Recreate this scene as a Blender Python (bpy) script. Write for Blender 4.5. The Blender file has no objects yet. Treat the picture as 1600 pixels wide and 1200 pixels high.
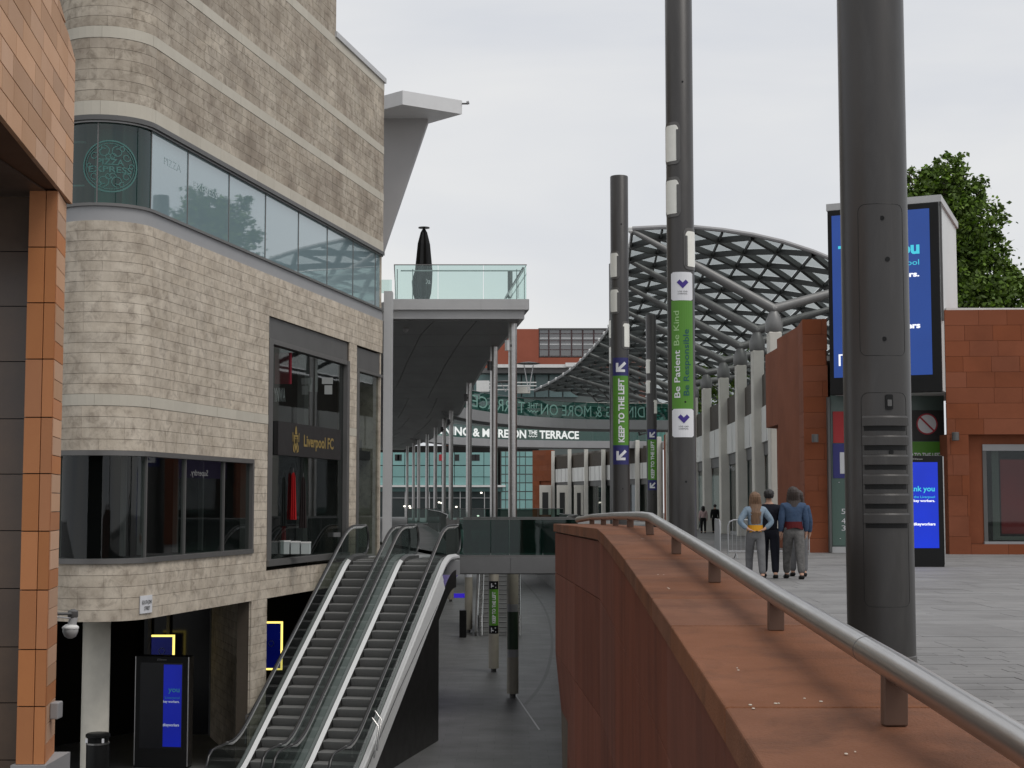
import bpy, bmesh, math, random
from mathutils import Vector, Matrix
R = random.Random(7)
C = bpy.context.scene.collection
SC = bpy.context.scene
# ------------------------------------------------------------------ camera
F_PX = 2400.0; TH = math.atan(185/2400); CT = math.cos(TH); ST = math.sin(TH); EZ = 1.6
cam = bpy.data.objects.new('camera', bpy.data.cameras.new('camera'))
C.objects.link(cam); SC.camera = cam
cam.location = (0, 0, EZ); cam.rotation_euler = (math.pi/2 + TH, 0, 0)
cam.data.sensor_width = 36; cam.data.lens = 36*F_PX/1600
cam.data.clip_start = 0.05; cam.data.clip_end = 3000
cam.data.dof.use_dof = False
# ------------------------------------------------------------------ sky and sun
SUN_EL, SUN_AZ = 58, 128     # azimuth clockwise from +Y
world = bpy.data.worlds.new('World'); SC.world = world; world.use_nodes = True
wt = world.node_tree; wt.nodes.clear()
def wn(t, **k):
    n = wt.nodes.new(t)
    for a, b in k.items(): setattr(n, a, b)
    return n
sky = wn('ShaderNodeTexSky', sky_type='NISHITA', sun_disc=False)
sky.sun_elevation = math.radians(SUN_EL); sky.sun_rotation = math.radians(SUN_AZ)
sky.air_density = 1.0; sky.dust_density = 3.0
tc = wn('ShaderNodeTexCoord'); mp = wn('ShaderNodeMapping'); mp.inputs['Scale'].default_value = (1.0, 1.0, 3.2)
no = wn('ShaderNodeTexNoise'); no.inputs['Scale'].default_value = 1.9; no.inputs['Detail'].default_value = 5; no.inputs['Roughness'].default_value = .5
no.inputs['Distortion'].default_value = .35
rp = wn('ShaderNodeValToRGB')
rp.color_ramp.elements[0].position = .34; rp.color_ramp.elements[0].color = (.62, .645, .70, 1)
rp.color_ramp.elements[1].position = .68; rp.color_ramp.elements[1].color = (.86, .85, .825, 1)
sc_ = wn('ShaderNodeMix', data_type='RGBA', blend_type='MULTIPLY'); sc_.inputs[0].default_value = 1
sc_.inputs[7].default_value = (.10, .10, .10, 1)
mx = wn('ShaderNodeMix', data_type='RGBA'); mx.inputs[0].default_value = .90
bg = wn('ShaderNodeBackground'); bg.inputs['Strength'].default_value = 1.0
out = wn('ShaderNodeOutputWorld')
L = wt.links.new
L(tc.outputs['Generated'], mp.inputs[0]); L(mp.outputs[0], no.inputs[0]); L(no.outputs[0], rp.inputs[0])
L(sky.outputs[0], sc_.inputs[6]); L(sc_.outputs[2], mx.inputs[6]); L(rp.outputs[0], mx.inputs[7])
L(mx.outputs[2], bg.inputs[0]); L(bg.outputs[0], out.inputs[0])
sl = bpy.data.lights.new('sun', 'SUN'); sl.energy = 1.15; sl.angle = math.radians(28); sl.color = (1, .965, .92)
sun = bpy.data.objects.new('sun', sl); C.objects.link(sun)
az = math.radians(SUN_AZ); el = math.radians(SUN_EL)
sd = Vector((math.sin(az)*math.cos(el), math.cos(az)*math.cos(el), math.sin(el)))
sun.rotation_euler = sd.to_track_quat('Z', 'Y').to_euler(); sun.location = (20, -20, 40)
SC.view_settings.view_transform = 'Standard'; SC.view_settings.look = 'None'
SC.view_settings.exposure = 0.10; SC.view_settings.gamma = 1; SC.view_settings.use_curve_mapping = False
SC.render.engine = 'CYCLES'
SC.cycles.max_bounces = 8; SC.cycles.transparent_max_bounces = 16

def at(x, y, Y):
    """world point seen at photo pixel (x, y) at forward distance Y"""
    u = x-800; v = 600-y; d = F_PX*CT - v*ST
    return Vector((Y*u/d, Y, EZ + Y*(F_PX*ST+v*CT)/d))

# ------------------------------------------------------------------ materials
MATS = {}
def mat(name, col, rough=.6, metal=0, var=0.0, hue=None, scale=3.0, bump=0.0, bscale=30, rnd=0.0, spec=.5, coat=0, dirt=0, dirtcol=None, stretch=None, dscale=1.2, brick=None, streak=0):
    """procedural surface: base colour, noise variation, per-piece variation, dirt patches, fine relief"""
    if name in MATS: return MATS[name]
    m = bpy.data.materials.new(name); m.use_nodes = True; MATS[name] = m
    nt = m.node_tree; n = nt.nodes; l = nt.links.new
    b = n['Principled BSDF']; b.inputs['Roughness'].default_value = rough; b.inputs['Metallic'].default_value = metal
    b.inputs['Specular IOR Level'].default_value = spec if (rough < .6 or spec != .5) else .18
    b.inputs['Coat Weight'].default_value = coat
    geo = n.new('ShaderNodeNewGeometry'); tcd = n.new('ShaderNodeTexCoord')
    mpg = n.new('ShaderNodeMapping'); l(geo.outputs['Position'], mpg.inputs[0])
    if stretch: mpg.inputs['Scale'].default_value = stretch
    c2 = hue if hue else tuple(min(1, x*.55) for x in col)
    nz = n.new('ShaderNodeTexNoise'); nz.inputs['Scale'].default_value = scale; nz.inputs['Detail'].default_value = 7; nz.inputs['Roughness'].default_value = .62
    l(mpg.outputs[0], nz.inputs[0])
    cr = n.new('ShaderNodeValToRGB'); cr.color_ramp.elements[0].position = .36; cr.color_ramp.elements[1].position = .66
    cr.color_ramp.elements[0].color = (0, 0, 0, 1); cr.color_ramp.elements[1].color = (1, 1, 1, 1)
    l(nz.outputs[0], cr.inputs[0])
    f = n.new('ShaderNodeMath'); f.operation = 'MULTIPLY'; f.inputs[1].default_value = var; l(cr.outputs[0], f.inputs[0])
    mxx = n.new('ShaderNodeMix'); mxx.data_type = 'RGBA'; mxx.inputs[6].default_value = (*col, 1); mxx.inputs[7].default_value = (*c2, 1)
    l(f.outputs[0], mxx.inputs[0]); last = mxx.outputs[2]
    if rnd > 0:
        oi = n.new('ShaderNodeObjectInfo')
        ad = n.new('ShaderNodeMath'); ad.operation = 'ADD'; l(geo.outputs['Random Per Island'], ad.inputs[0]); l(oi.outputs['Random'], ad.inputs[1])
        fr = n.new('ShaderNodeMath'); fr.operation = 'FRACT'; l(ad.outputs[0], fr.inputs[0])
        mr = n.new('ShaderNodeMapRange'); mr.inputs[3].default_value = 1-rnd; mr.inputs[4].default_value = 1+rnd*.7; l(fr.outputs[0], mr.inputs[0])
        hs = n.new('ShaderNodeHueSaturation'); l(mr.outputs[0], hs.inputs['Value']); l(last, hs.inputs['Color'])
        mr2 = n.new('ShaderNodeMapRange'); mr2.inputs[3].default_value = 1+rnd*.35; mr2.inputs[4].default_value = 1-rnd*.35
        m7 = n.new('ShaderNodeMath'); m7.operation = 'MULTIPLY'; m7.inputs[1].default_value = 7.31; l(fr.outputs[0], m7.inputs[0])
        f7 = n.new('ShaderNodeMath'); f7.operation = 'FRACT'; l(m7.outputs[0], f7.inputs[0]); l(f7.outputs[0], mr2.inputs[0]); l(mr2.outputs[0], hs.inputs['Saturation'])
        last = hs.outputs[0]
    if dirt > 0:
        n2 = n.new('ShaderNodeTexNoise'); n2.inputs['Scale'].default_value = dscale; n2.inputs['Detail'].default_value = 9; n2.inputs['Roughness'].default_value = .7; n2.inputs['Distortion'].default_value = .6
        l(mpg.outputs[0], n2.inputs[0])
        r2 = n.new('ShaderNodeValToRGB'); r2.color_ramp.elements[0].position = .48; r2.color_ramp.elements[1].position = .72
        l(n2.outputs[0], r2.inputs[0])
        f2 = n.new('ShaderNodeMath'); f2.operation = 'MULTIPLY'; f2.inputs[1].default_value = dirt; l(r2.outputs[0], f2.inputs[0])
        m2 = n.new('ShaderNodeMix'); m2.data_type = 'RGBA'; m2.inputs[7].default_value = (*(dirtcol or tuple(x*.4 for x in col)), 1)
        l(f2.outputs[0], m2.inputs[0]); l(last, m2.inputs[6]); last = m2.outputs[2]
    if streak:   # vertical run-off stains
        ms = n.new('ShaderNodeMapping'); l(geo.outputs['Position'], ms.inputs[0]); ms.inputs['Scale'].default_value = (1.6, 1.6, .10)
        n4 = n.new('ShaderNodeTexNoise'); n4.inputs['Scale'].default_value = 1.3; n4.inputs['Detail'].default_value = 6; n4.inputs['Roughness'].default_value = .7; l(ms.outputs[0], n4.inputs[0])
        r4 = n.new('ShaderNodeMapRange'); r4.inputs[1].default_value = .45; r4.inputs[2].default_value = .7; r4.inputs[3].default_value = 0; r4.inputs[4].default_value = streak; l(n4.outputs[0], r4.inputs[0])
        m4 = n.new('ShaderNodeMix'); m4.data_type = 'RGBA'; m4.blend_type = 'MULTIPLY'; m4.inputs[7].default_value = (.62, .58, .54, 1); l(r4.outputs[0], m4.inputs[0]); l(last, m4.inputs[6]); last = m4.outputs[2]
    if brick:   # slabs too small in view to be modelled one by one
        bt = n.new('ShaderNodeTexBrick'); l(geo.outputs['Position'], bt.inputs[0]); bt.inputs['Scale'].default_value = 1; bt.inputs['Brick Width'].default_value = brick[0]; bt.inputs['Row Height'].default_value = brick[1]
        bt.inputs['Mortar Size'].default_value = .008; bt.inputs['Color1'].default_value = (1, 1, 1, 1); bt.inputs['Color2'].default_value = (.80, .80, .80, 1); bt.inputs['Mortar'].default_value = (.55, .55, .55, 1)
        mb = n.new('ShaderNodeMix'); mb.data_type = 'RGBA'; mb.blend_type = 'MULTIPLY'; mb.inputs[0].default_value = 1; l(last, mb.inputs[6]); l(bt.outputs[0], mb.inputs[7]); last = mb.outputs[2]
    l(last, b.inputs['Base Color'])
    # roughness variation
    rr = n.new('ShaderNodeMapRange'); rr.inputs[3].default_value = max(.02, rough-.08); rr.inputs[4].default_value = min(1, rough+.10); l(nz.outputs[0], rr.inputs[0]); l(rr.outputs[0], b.inputs['Roughness'])
    if bump > 0:
        n3 = n.new('ShaderNodeTexNoise'); n3.inputs['Scale'].default_value = bscale; n3.inputs['Detail'].default_value = 5; l(mpg.outputs[0], n3.inputs[0])
        bp = n.new('ShaderNodeBump'); bp.inputs['Strength'].default_value = bump; bp.inputs['Distance'].default_value = .02
        l(n3.outputs[0], bp.inputs['Height']); l(bp.outputs[0], b.inputs['Normal'])
    return m
def glass(name, tint, alpha=.3, refl=.5, rough=.02, body=(.02, .03, .03)):
    """sheet glass: clear part tinted, mirrored part by Fresnel, body colour"""
    if name in MATS: return MATS[name]
    m = bpy.data.materials.new(name); m.use_nodes = True; MATS[name] = m
    nt = m.node_tree; n = nt.nodes; l = nt.links.new; n.clear()
    o = n.new('ShaderNodeOutputMaterial'); tr = n.new('ShaderNodeBsdfTransparent'); tr.inputs[0].default_value = (*tint, 1)
    df = n.new('ShaderNodeBsdfDiffuse'); df.inputs[0].default_value = (*body, 1)
    gl = n.new('ShaderNodeBsdfGlossy'); gl.inputs['Roughness'].default_value = rough; gl.inputs[0].default_value = (.95, .97, .97, 1)
    a = n.new('ShaderNodeMixShader'); a.inputs[0].default_value = alpha; l(df.outputs[0], a.inputs[1]); l(tr.outputs[0], a.inputs[2])
    fr = n.new('ShaderNodeFresnel'); fr.inputs[0].default_value = 1.5
    gg = n.new('ShaderNodeNewGeometry'); ir = n.new('ShaderNodeMapRange'); ir.inputs[3].default_value = 1.5; ir.inputs[4].default_value = 1/1.5; l(gg.outputs['Backfacing'], ir.inputs[0]); l(ir.outputs[0], fr.inputs[0])
    mu = n.new('ShaderNodeMath'); mu.operation = 'MULTIPLY_ADD'; mu.inputs[1].default_value = 1.0; mu.inputs[2].default_value = refl; l(fr.outputs[0], mu.inputs[0]); mu.use_clamp = True
    b = n.new('ShaderNodeMixShader'); l(mu.outputs[0], b.inputs[0]); l(a.outputs[0], b.inputs[1]); l(gl.outputs[0], b.inputs[2])
    nz = n.new('ShaderNodeTexNoise'); nz.inputs['Scale'].default_value = .8
    g = n.new('ShaderNodeNewGeometry'); l(g.outputs['Position'], nz.inputs[0])
    bp = n.new('ShaderNodeBump'); bp.inputs['Strength'].default_value = .02; bp.inputs['Distance'].default_value = .05; l(nz.outputs[0], bp.inputs['Height']); l(bp.outputs[0], gl.inputs['Normal'])
    l(b.outputs[0], o.inputs[0]); return m
def emit(name, col, s=1.0, var=0.0):
    if name in MATS: return MATS[name]
    m = bpy.data.materials.new(name); m.use_nodes = True; MATS[name] = m
    b = m.node_tree.nodes['Principled BSDF']; b.inputs['Base Color'].default_value = (*[c*.2 for c in col], 1)
    b.inputs['Emission Color'].default_value = (*col, 1); b.inputs['Emission Strength'].default_value = s; b.inputs['Roughness'].default_value = .25
    if var:
        nt = m.node_tree; n = nt.nodes; l = nt.links.new
        g = n.new('ShaderNodeNewGeometry'); nz = n.new('ShaderNodeTexNoise'); nz.inputs['Scale'].default_value = .9; l(g.outputs['Position'], nz.inputs[0])
        mr = n.new('ShaderNodeMapRange'); mr.inputs[3].default_value = s*(1-var); mr.inputs[4].default_value = s*(1+var); l(nz.outputs[0], mr.inputs[0]); l(mr.outputs[0], b.inputs['Emission Strength'])
    return m

STONE = mat('travertine', (.64, .565, .465), .75, var=.75, hue=(.42, .355, .28), scale=2.6, bump=.25, bscale=40, rnd=.08, dirt=.75, dirtcol=(.22, .18, .145), dscale=4.2, streak=.2)
STONE2 = mat('travertine_worn', (.55, .485, .395), .75, var=.9, hue=(.295, .245, .195), scale=.9, bump=.25, bscale=40, rnd=.11, dirt=.9, dirtcol=(.19, .155, .12), dscale=5, streak=.4)
CREAM = mat('cream_stone', (.56, .52, .44), .7, var=.3, hue=(.44, .40, .33), scale=2, bump=.1, rnd=.05)
JOINT = mat('mortar_dark', (.11, .09, .07), .9, var=.3)
TAN = mat('tan_terracotta', (.60, .37, .235), .7, var=.35, hue=(.50, .29, .175), scale=1.5, bump=.12, bscale=90, rnd=.20)
ORANGE = mat('orange_terracotta', (.52, .225, .10), .65, var=.35, hue=(.44, .18, .085), scale=2, bump=.12, bscale=90, rnd=.14)
BROWNGLASS = mat('brown_bronze_glass', (.085, .055, .038), .22, var=.5, hue=(.16, .10, .06), scale=1.1, rnd=.1, spec=.6)
BLACKISH = mat('dark_joint', (.012, .010, .009), .8, var=.2)
COPE = mat('red_sandstone_coping', (.215, .091, .048), .75, var=.7, hue=(.150, .061, .031), scale=2.2, bump=.35, bscale=120, rnd=.12, dirt=.85, dirtcol=(.075, .036, .022), dscale=1.9)
REDFACE = mat('red_sandstone_face', (.180, .060, .036), .7, var=.55, hue=(.13, .043, .026), scale=1.2, bump=.2, bscale=90, rnd=.12, streak=.8, dirt=.5, dirtcol=(.055, .022, .016), stretch=(1.4, 1.4, .35), dscale=2.2)
REDWALL = mat('red_sandstone_cladding', (.250, .080, .038), .75, var=.5, hue=(.19, .061, .030), scale=.8, bump=.15, bscale=60, rnd=.09, dirt=.25, dscale=.8)
POLE = mat('gunmetal_paint', (.048, .045, .043), .36, metal=.25, var=.25, scale=1.6, bump=.03, bscale=200, dirt=.4, dirtcol=(.085, .082, .078), spec=.5, dscale=2.2, stretch=(2, 2, .35))
POLEL = mat('gunmetal_paint_light', (.12, .115, .11), .35, metal=.4, var=.2)
STEEL = mat('brushed_steel', (.50, .49, .48), .30, metal=1, var=.25, scale=4, stretch=(1, 1, 4), bump=.02, bscale=150)
STEELD = mat('dark_steel', (.22, .215, .21), .33, metal=.9, var=.25, scale=4)
BRITE = mat('polished_rail', (.70, .70, .69), .28, metal=.6, var=.1)
CHROME = mat('polished_steel', (.72, .72, .71), .18, metal=1, var=.15)
ALU = mat('white_aluminium', (.72, .72, .71), .33, metal=.35, var=.15)
GREYP = mat('grey_panel', (.33, .33, .335), .5, var=.12, scale=.8, rnd=.03)
GREYL = mat('light_grey_panel', (.50, .50, .50), .5, var=.12, scale=.8, dirt=.12)
GREYD = mat('dark_grey_metal', (.11, .108, .105), .5, var=.2, scale=1.5)
FRAME = mat('anodised_frame', (.17, .165, .16), .42, metal=.4, var=.15)
SOFFIT = mat('soffit_panel', (.13, .13, .128), .38, var=.15, scale=.4, stretch=(2, .3, 1), rnd=.05)
BLACK = mat('black_plastic', (.010, .010, .010), .38, var=.2, spec=.22)
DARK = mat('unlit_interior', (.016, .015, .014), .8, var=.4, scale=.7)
RUBBER = mat('handrail_rubber', (.02, .02, .02), .30, var=.1, spec=.7)
WHITE = mat('white_paint', (.74, .74, .72), .5, var=.12, dirt=.15)
OFFW = mat('pale_stone_column', (.66, .64, .58), .65, var=.25, hue=(.44, .42, .38), scale=1.3, bump=.08)
PALE = mat('pale_grey_cladding', (.74, .74, .71), .6, var=.2, scale=.7, rnd=.06)
BROWN = mat('dark_brown_louvre', (.075, .062, .05), .6, var=.3)
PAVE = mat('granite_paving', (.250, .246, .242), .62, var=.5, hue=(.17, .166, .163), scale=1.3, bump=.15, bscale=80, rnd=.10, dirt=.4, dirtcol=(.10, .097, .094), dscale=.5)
PAVE_D = mat('granite_joint', (.09, .09, .09), .9, var=.2)
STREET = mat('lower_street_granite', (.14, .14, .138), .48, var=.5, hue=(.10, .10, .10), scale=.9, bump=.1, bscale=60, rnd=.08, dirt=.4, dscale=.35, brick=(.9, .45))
SLOT = mat('slot_drain_metal', (.06, .06, .06), .5)
GREEN = mat('sign_green', (.085, .25, .022), .45, var=.12)
NAVY = mat('sign_navy', (.022, .022, .13), .45)
SIGNW = mat('sign_white', (.74, .74, .76), .45, var=.05)
INKT = mat('ink_teal', (.005, .075, .085), .5)
INKP = mat('ink_purple', (.045, .02, .22), .5)
INKG = mat('ink_pale_green', (.36, .56, .25), .5)
GOLD = mat('gold_leaf', (.55, .40, .13), .35, metal=.6, var=.2)
TEAL = mat('turquoise_glass_panel', (.24, .44, .42), .25, var=.3, hue=(.16, .33, .32), scale=.6, rnd=.12)
LETW = emit('white_letters', (.85, .88, .86), .75)
LETG = mat('frosted_letters', (.25, .46, .40), .4)
RED = mat('red_print', (.42, .02, .03), .4, var=.2)
REDC = mat('red_cloth', (.38, .012, .014), .8, var=.3)
GL_UP = glass('coated_window_glass', (.5, .7, .7), .10, .17, body=(.27, .37, .40))
GL_GREEN = glass('green_window_glass', (.22, .50, .44), .66, .02, body=(.008, .05, .043))
GL_SHOP = glass('shop_window_glass', (.60, .66, .64), .82, .0, body=(.01, .012, .012))
GL_BAL = glass('balustrade_glass', (.84, .93, .91), .95, .02, body=(.2, .35, .32))
GL_BRI = glass('bridge_balustrade_glass', (.22, .50, .43), .62, .03, body=(.02, .085, .07))
GL_DARK = glass('dark_balustrade_glass', (.34, .50, .45), .75, .0, body=(.006, .018, .015))
GL_ESC = glass('escalator_glass', (.50, .56, .54), .92, .0, body=(.05, .06, .06))
GL_ROOF = glass('roof_glazing', (.74, .78, .77), .92, .02, body=(.35, .38, .38))
SCR = emit('screen_blue', (.012, .055, .27), .80, .12)
SCR2 = emit('kiosk_screen_blue', (.002, .030, .60), .80, .3)
SCR3 = emit('kiosk_screen_navy', (.002, .006, .13), .35, .5)
CYAN = emit('screen_cyan', (.06, .62, .78), .8)
CYAND = emit('kiosk_dim_cyan', (.03, .22, .36), .4)
SCWD = emit('kiosk_dim_white', (.45, .5, .65), .5)
SCW = emit('screen_white', (.9, .92, 1), 1.0)
YEL = emit('yellow_light_frame', (1.0, .78, .18), 1.5)
PURP = emit('violet_lit_soffit', (.16, .13, .32), .35)
LAMP = emit('shop_spotlight', (1, .93, .8), 2.2)
LENS = mat('lamp_diffuser', (.86, .85, .78), .3, var=.15, scale=5)
LEAF = mat('tree_leaf', (.095, .165, .028), .6, var=.6, hue=(.16, .22, .05), scale=1.2, rnd=.45)
BARK = mat('tree_bark', (.09, .07, .05), .9, var=.4, bump=.5)
SKIN = mat('skin', (.48, .29, .21), .6)
GALV = mat('galvanised_steel', (.42, .43, .44), .4, metal=.7, var=.3)

# ------------------------------------------------------------------ mesh helpers
class MB:
    def __init__(s): s.v = []; s.f = []
    def quad(s, *p):
        i = len(s.v); s.v += [Vector(q) for q in p]; s.f.append(tuple(range(i, i+len(p)))); return s
    def hexa(s, a, b):
        """a, b: two matching rings of points (n each), closed at both ends"""
        n = len(a); i = len(s.v); s.v += [Vector(q) for q in a]+[Vector(q) for q in b]
        s.f.append(tuple(range(i+n-1, i-1, -1))); s.f.append(tuple(range(i+n, i+2*n)))
        for k in range(n):
            j = (k+1) % n; s.f.append((i+k, i+j, i+n+j, i+n+k))
        return s
    def box(s, x0, x1, y0, y1, z0, z1):
        return s.hexa([(x0,y0,z0),(x1,y0,z0),(x1,y1,z0),(x0,y1,z0)], [(x0,y0,z1),(x1,y0,z1),(x1,y1,z1),(x0,y1,z1)])
    def pbox(s, p, q, w, z0, z1, off=0):
        """wall-like box from plan point p to q, thickness w to the left of p->q shifted by off"""
        d = Vector((q[0]-p[0], q[1]-p[1])); d.normalize(); n = Vector((-d.y, d.x))
        a = Vector(p[:2])+n*off; b = Vector(q[:2])+n*off; c = b+n*w; e = a+n*w
        return s.hexa([(*a, z0), (*b, z0), (*c, z0), (*e, z0)], [(*a, z1), (*b, z1), (*c, z1), (*e, z1)])
    def poly(s, pts, z0, z1):
        """plan polygon extruded z0..z1 (numbers or functions of a point)"""
        f0 = z0 if callable(z0) else (lambda p: z0); f1 = z1 if callable(z1) else (lambda p: z1)
        return s.hexa([(p[0], p[1], f0(p)) for p in pts], [(p[0], p[1], f1(p)) for p in pts])
    def tube(s, pts, r, n=8, cap=True, flat=1.0):
        pts = [Vector(p) for p in pts]; m = len(pts); rr = r if isinstance(r, (list, tuple)) else [r]*m
        base = len(s.v); up = None
        for k in range(m):
            d = (pts[min(k+1, m-1)]-pts[max(k-1, 0)]).normalized()
            if up is None:
                up = Vector((0, 0, 1)) if abs(d.z) < .95 else Vector((0, 1, 0))
            a = d.cross(up).normalized(); b = a.cross(d).normalized(); up = b
            for j in range(n):
                t = 2*math.pi*j/n; s.v.append(pts[k]+a*math.cos(t)*rr[k]+b*math.sin(t)*rr[k]*flat)
        for k in range(m-1):
            for j in range(n):
                j2 = (j+1) % n; s.f.append((base+k*n+j, base+k*n+j2, base+(k+1)*n+j2, base+(k+1)*n+j))
        if cap:
            s.f.append(tuple(base+j for j in range(n-1, -1, -1))); s.f.append(tuple(base+(m-1)*n+j for j in range(n)))
        return s
    def lathe(s, c, prof, n=24, sx=1, sy=1):
        """prof: list of (r, z) from bottom to top about centre c"""
        base = len(s.v)
        for r, z in prof:
            for j in range(n):
                t = 2*math.pi*j/n; s.v.append(Vector((c[0]+math.cos(t)*r*sx, c[1]+math.sin(t)*r*sy, c[2]+z)))
        for k in range(len(prof)-1):
            for j in range(n):
                j2 = (j+1) % n; s.f.append((base+k*n+j, base+k*n+j2, base+(k+1)*n+j2, base+(k+1)*n+j))
        s.f.append(tuple(base+j for j in range(n-1, -1, -1))); s.f.append(tuple(base+(len(prof)-1)*n+j for j in range(n)))
        return s
    def strip(s, A, B):
        for k in range(len(A)-1): s.quad(A[k], A[k+1], B[k+1], B[k])
        return s
    def add(s, vs, fs):
        i = len(s.v); s.v += [Vector(q) for q in vs]; s.f += [tuple(i+a for a in f) for f in fs]; return s
    def build(s, name, m, parent=None, smooth=False, bevel=0, origin=None, **tags):
        off = Vector(parent['_o']) if parent is not None else (Vector(origin) if origin is not None else Vector((0, 0, 0)))
        me = bpy.data.meshes.new(name); me.from_pydata([tuple(v-off) for v in s.v], [], s.f)
        if isinstance(m, (list, tuple)):
            for k in m: me.materials.append(k)
        else: me.materials.append(m)
        if smooth:
            me.shade_smooth(); me.set_sharp_from_angle(angle=math.radians(38))
        o = bpy.data.objects.new(name, me); C.objects.link(o)
        if parent is not None:
            o.parent = parent
            o['_o'] = tuple(parent['_o'])
        else:
            o.location = off; o['_o'] = tuple(off)
        if bevel:
            bm = o.modifiers.new('bevel', 'BEVEL'); bm.width = bevel; bm.segments = 2; bm.limit_method = 'ANGLE'; bm.harden_normals = False
        tag(o, **tags); return o
def tag(o, label=None, cat=None, group=None, kind=None):
    if label: o['label'] = label
    if cat: o['category'] = cat
    if group: o['group'] = group
    if kind: o['kind'] = kind
    return o
def thing(name, loc, label, cat, group=None):
    o = bpy.data.objects.new(name, None); C.objects.link(o); o.location = loc; o['_o'] = tuple(loc); o.empty_display_size = .3
    return tag(o, label, cat, group)
def unit_inst(name, me, m4, parent, mat_=None):
    """one more piece that shares mesh data; m4 is its world matrix"""
    o = bpy.data.objects.new(name, me); C.objects.link(o)
    if parent is not None:
        o.parent = parent; o.matrix_local = Matrix.Translation(-Vector(parent['_o'])) @ m4; o['_o'] = tuple(parent['_o'])
    else: o.matrix_world = m4
    return o
def sub2d(vs, fs, maxlen):
    bm = bmesh.new(); V = [bm.verts.new((a, b_, 0)) for a, b_ in vs]
    for f in fs:
        try: bm.faces.new([V[i] for i in f])
        except ValueError: pass
    bmesh.ops.triangulate(bm, faces=bm.faces[:])
    for _ in range(5):
        es = [e for e in bm.edges if e.calc_length() > maxlen]
        if not es: break
        bmesh.ops.subdivide_edges(bm, edges=es, cuts=1); bmesh.ops.triangulate(bm, faces=bm.faces[:])
    bm.verts.index_update(); r = ([(v.co.x, v.co.y) for v in bm.verts], [tuple(v.index for v in f.verts) for f in bm.faces]); bm.free(); return r
def pieces(name, items, m, parent, limit=300, key=None, smooth=False, bevel=0, stuffname=None):
    """items: list of (verts, faces); first `limit` (largest in view) as parts, the rest joined"""
    if key: items = sorted(items, key=key)
    for vs, fs in items[:limit]:
        MB().add(vs, fs).build(name, m, parent, smooth, bevel)
    rest = items[limit:]
    if rest:
        b = MB()
        for vs, fs in rest: b.add(vs, fs)
        b.build(stuffname or name+'_courses', m, parent, smooth, kind='stuff')
_tc = {}
def text(s, bold=0.0, spacing=1.0, ext=0.0):
    """text as (verts2d, faces, width) with cap height about .7, base at y=0"""
    k = (s, bold, spacing)
    if k in _tc: return _tc[k]
    cu = bpy.data.curves.new('t', 'FONT'); cu.body = s; cu.offset = bold; cu.space_character = spacing; cu.resolution_u = 3
    ob = bpy.data.objects.new('t', cu); C.objects.link(ob)
    dg = bpy.context.evaluated_depsgraph_get(); me = bpy.data.meshes.new_from_object(ob.evaluated_get(dg))
    vs = [(v.co.x, v.co.y) for v in me.vertices]; fs = [tuple(p.vertices) for p in me.polygons]
    bpy.data.objects.remove(ob); bpy.data.meshes.remove(me); bpy.data.curves.remove(cu)
    xs = [v[0] for v in vs] or [0]; x0 = min(xs); w = max(xs)-x0
    vs = [(a-x0, b) for a, b in vs]; _tc[k] = (vs, fs, w); return _tc[k]
def lay_text(name, s, fn, width, m, parent, bold=0.0, height=None, align=0, spacing=1.0, **tags):
    """fn(a,b) maps text metres to a world point; text scaled to width; align 0 left, .5 centre"""
    vs, fs, w = text(s, bold, spacing); k = width/w; ky = k if height is None else height/.7
    if not vs: return None
    return MB().add([fn((a-w*align)*k, b*ky) for a, b in vs], fs).build(name, m, parent, **tags)
def lerp(a, b, t): return a+(b-a)*t
def interp(tab, x):
    if x <= tab[0][0]: return tab[0][1]
    for (a, b), (c, d) in zip(tab, tab[1:]):
        if x <= c: return b+(d-b)*(x-a)/(c-a)
    return tab[-1][1]
def gz(Y): return interp([(0, .42), (12.5, .30), (29, .16), (44, 0), (60, -.05), (102, -.30), (260, -.4)], Y)
LOW = -4.66
ORD = ['first', 'second', 'third', 'fourth', 'fifth', 'sixth', 'seventh', 'eighth', 'ninth', 'tenth', 'eleventh', 'twelfth']
# ================================================================== SETTING: ground levels
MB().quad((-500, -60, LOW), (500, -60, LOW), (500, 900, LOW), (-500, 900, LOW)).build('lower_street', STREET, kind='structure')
XL = [(0, 1.15), (17, 1.5), (44, 1.7), (60, 2.2), (80, 3.4), (110, 3.4), (150, 1.0), (200, -3)]
ys = [2, 8, 12.5, 18, 23, 29, 36, 44, 52, 60, 72, 85, 102, 125, 150, 175, 200, 260]
b = MB()
for a, c in zip(ys, ys[1:]):
    b.quad((interp(XL, a), a, gz(a)), (170, a, gz(a)), (170, c, gz(c)), (interp(XL, c), c, gz(c)))
PLM = mat('granite_paving_far', (.265, .261, .257), .60, var=.5, hue=(.20, .197, .193), scale=.55, bump=.1, bscale=60, dirt=.5, dirtcol=(.105, .10, .098), stretch=(1, .45, 1), dscale=.5, brick=(1.2, .6))
b.build('plaza_paving', PLM, kind='structure')
# retaining wall below the plaza edge
b = MB(); st = [(interp(XL, y), y) for y in ys[2:]]
for p, q in zip(st, st[1:]):
    b.hexa([(p[0], p[1], LOW), (q[0], q[1], LOW), (q[0]+.3, q[1], LOW), (p[0]+.3, p[1], LOW)],
           [(p[0], p[1], gz(p[1])-.01), (q[0], q[1], gz(q[1])-.01), (q[0]+.3, q[1], gz(q[1])-.01), (p[0]+.3, p[1], gz(p[1])-.01)])
b.build('plaza_edge_wall', GREYD, kind='structure')
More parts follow.
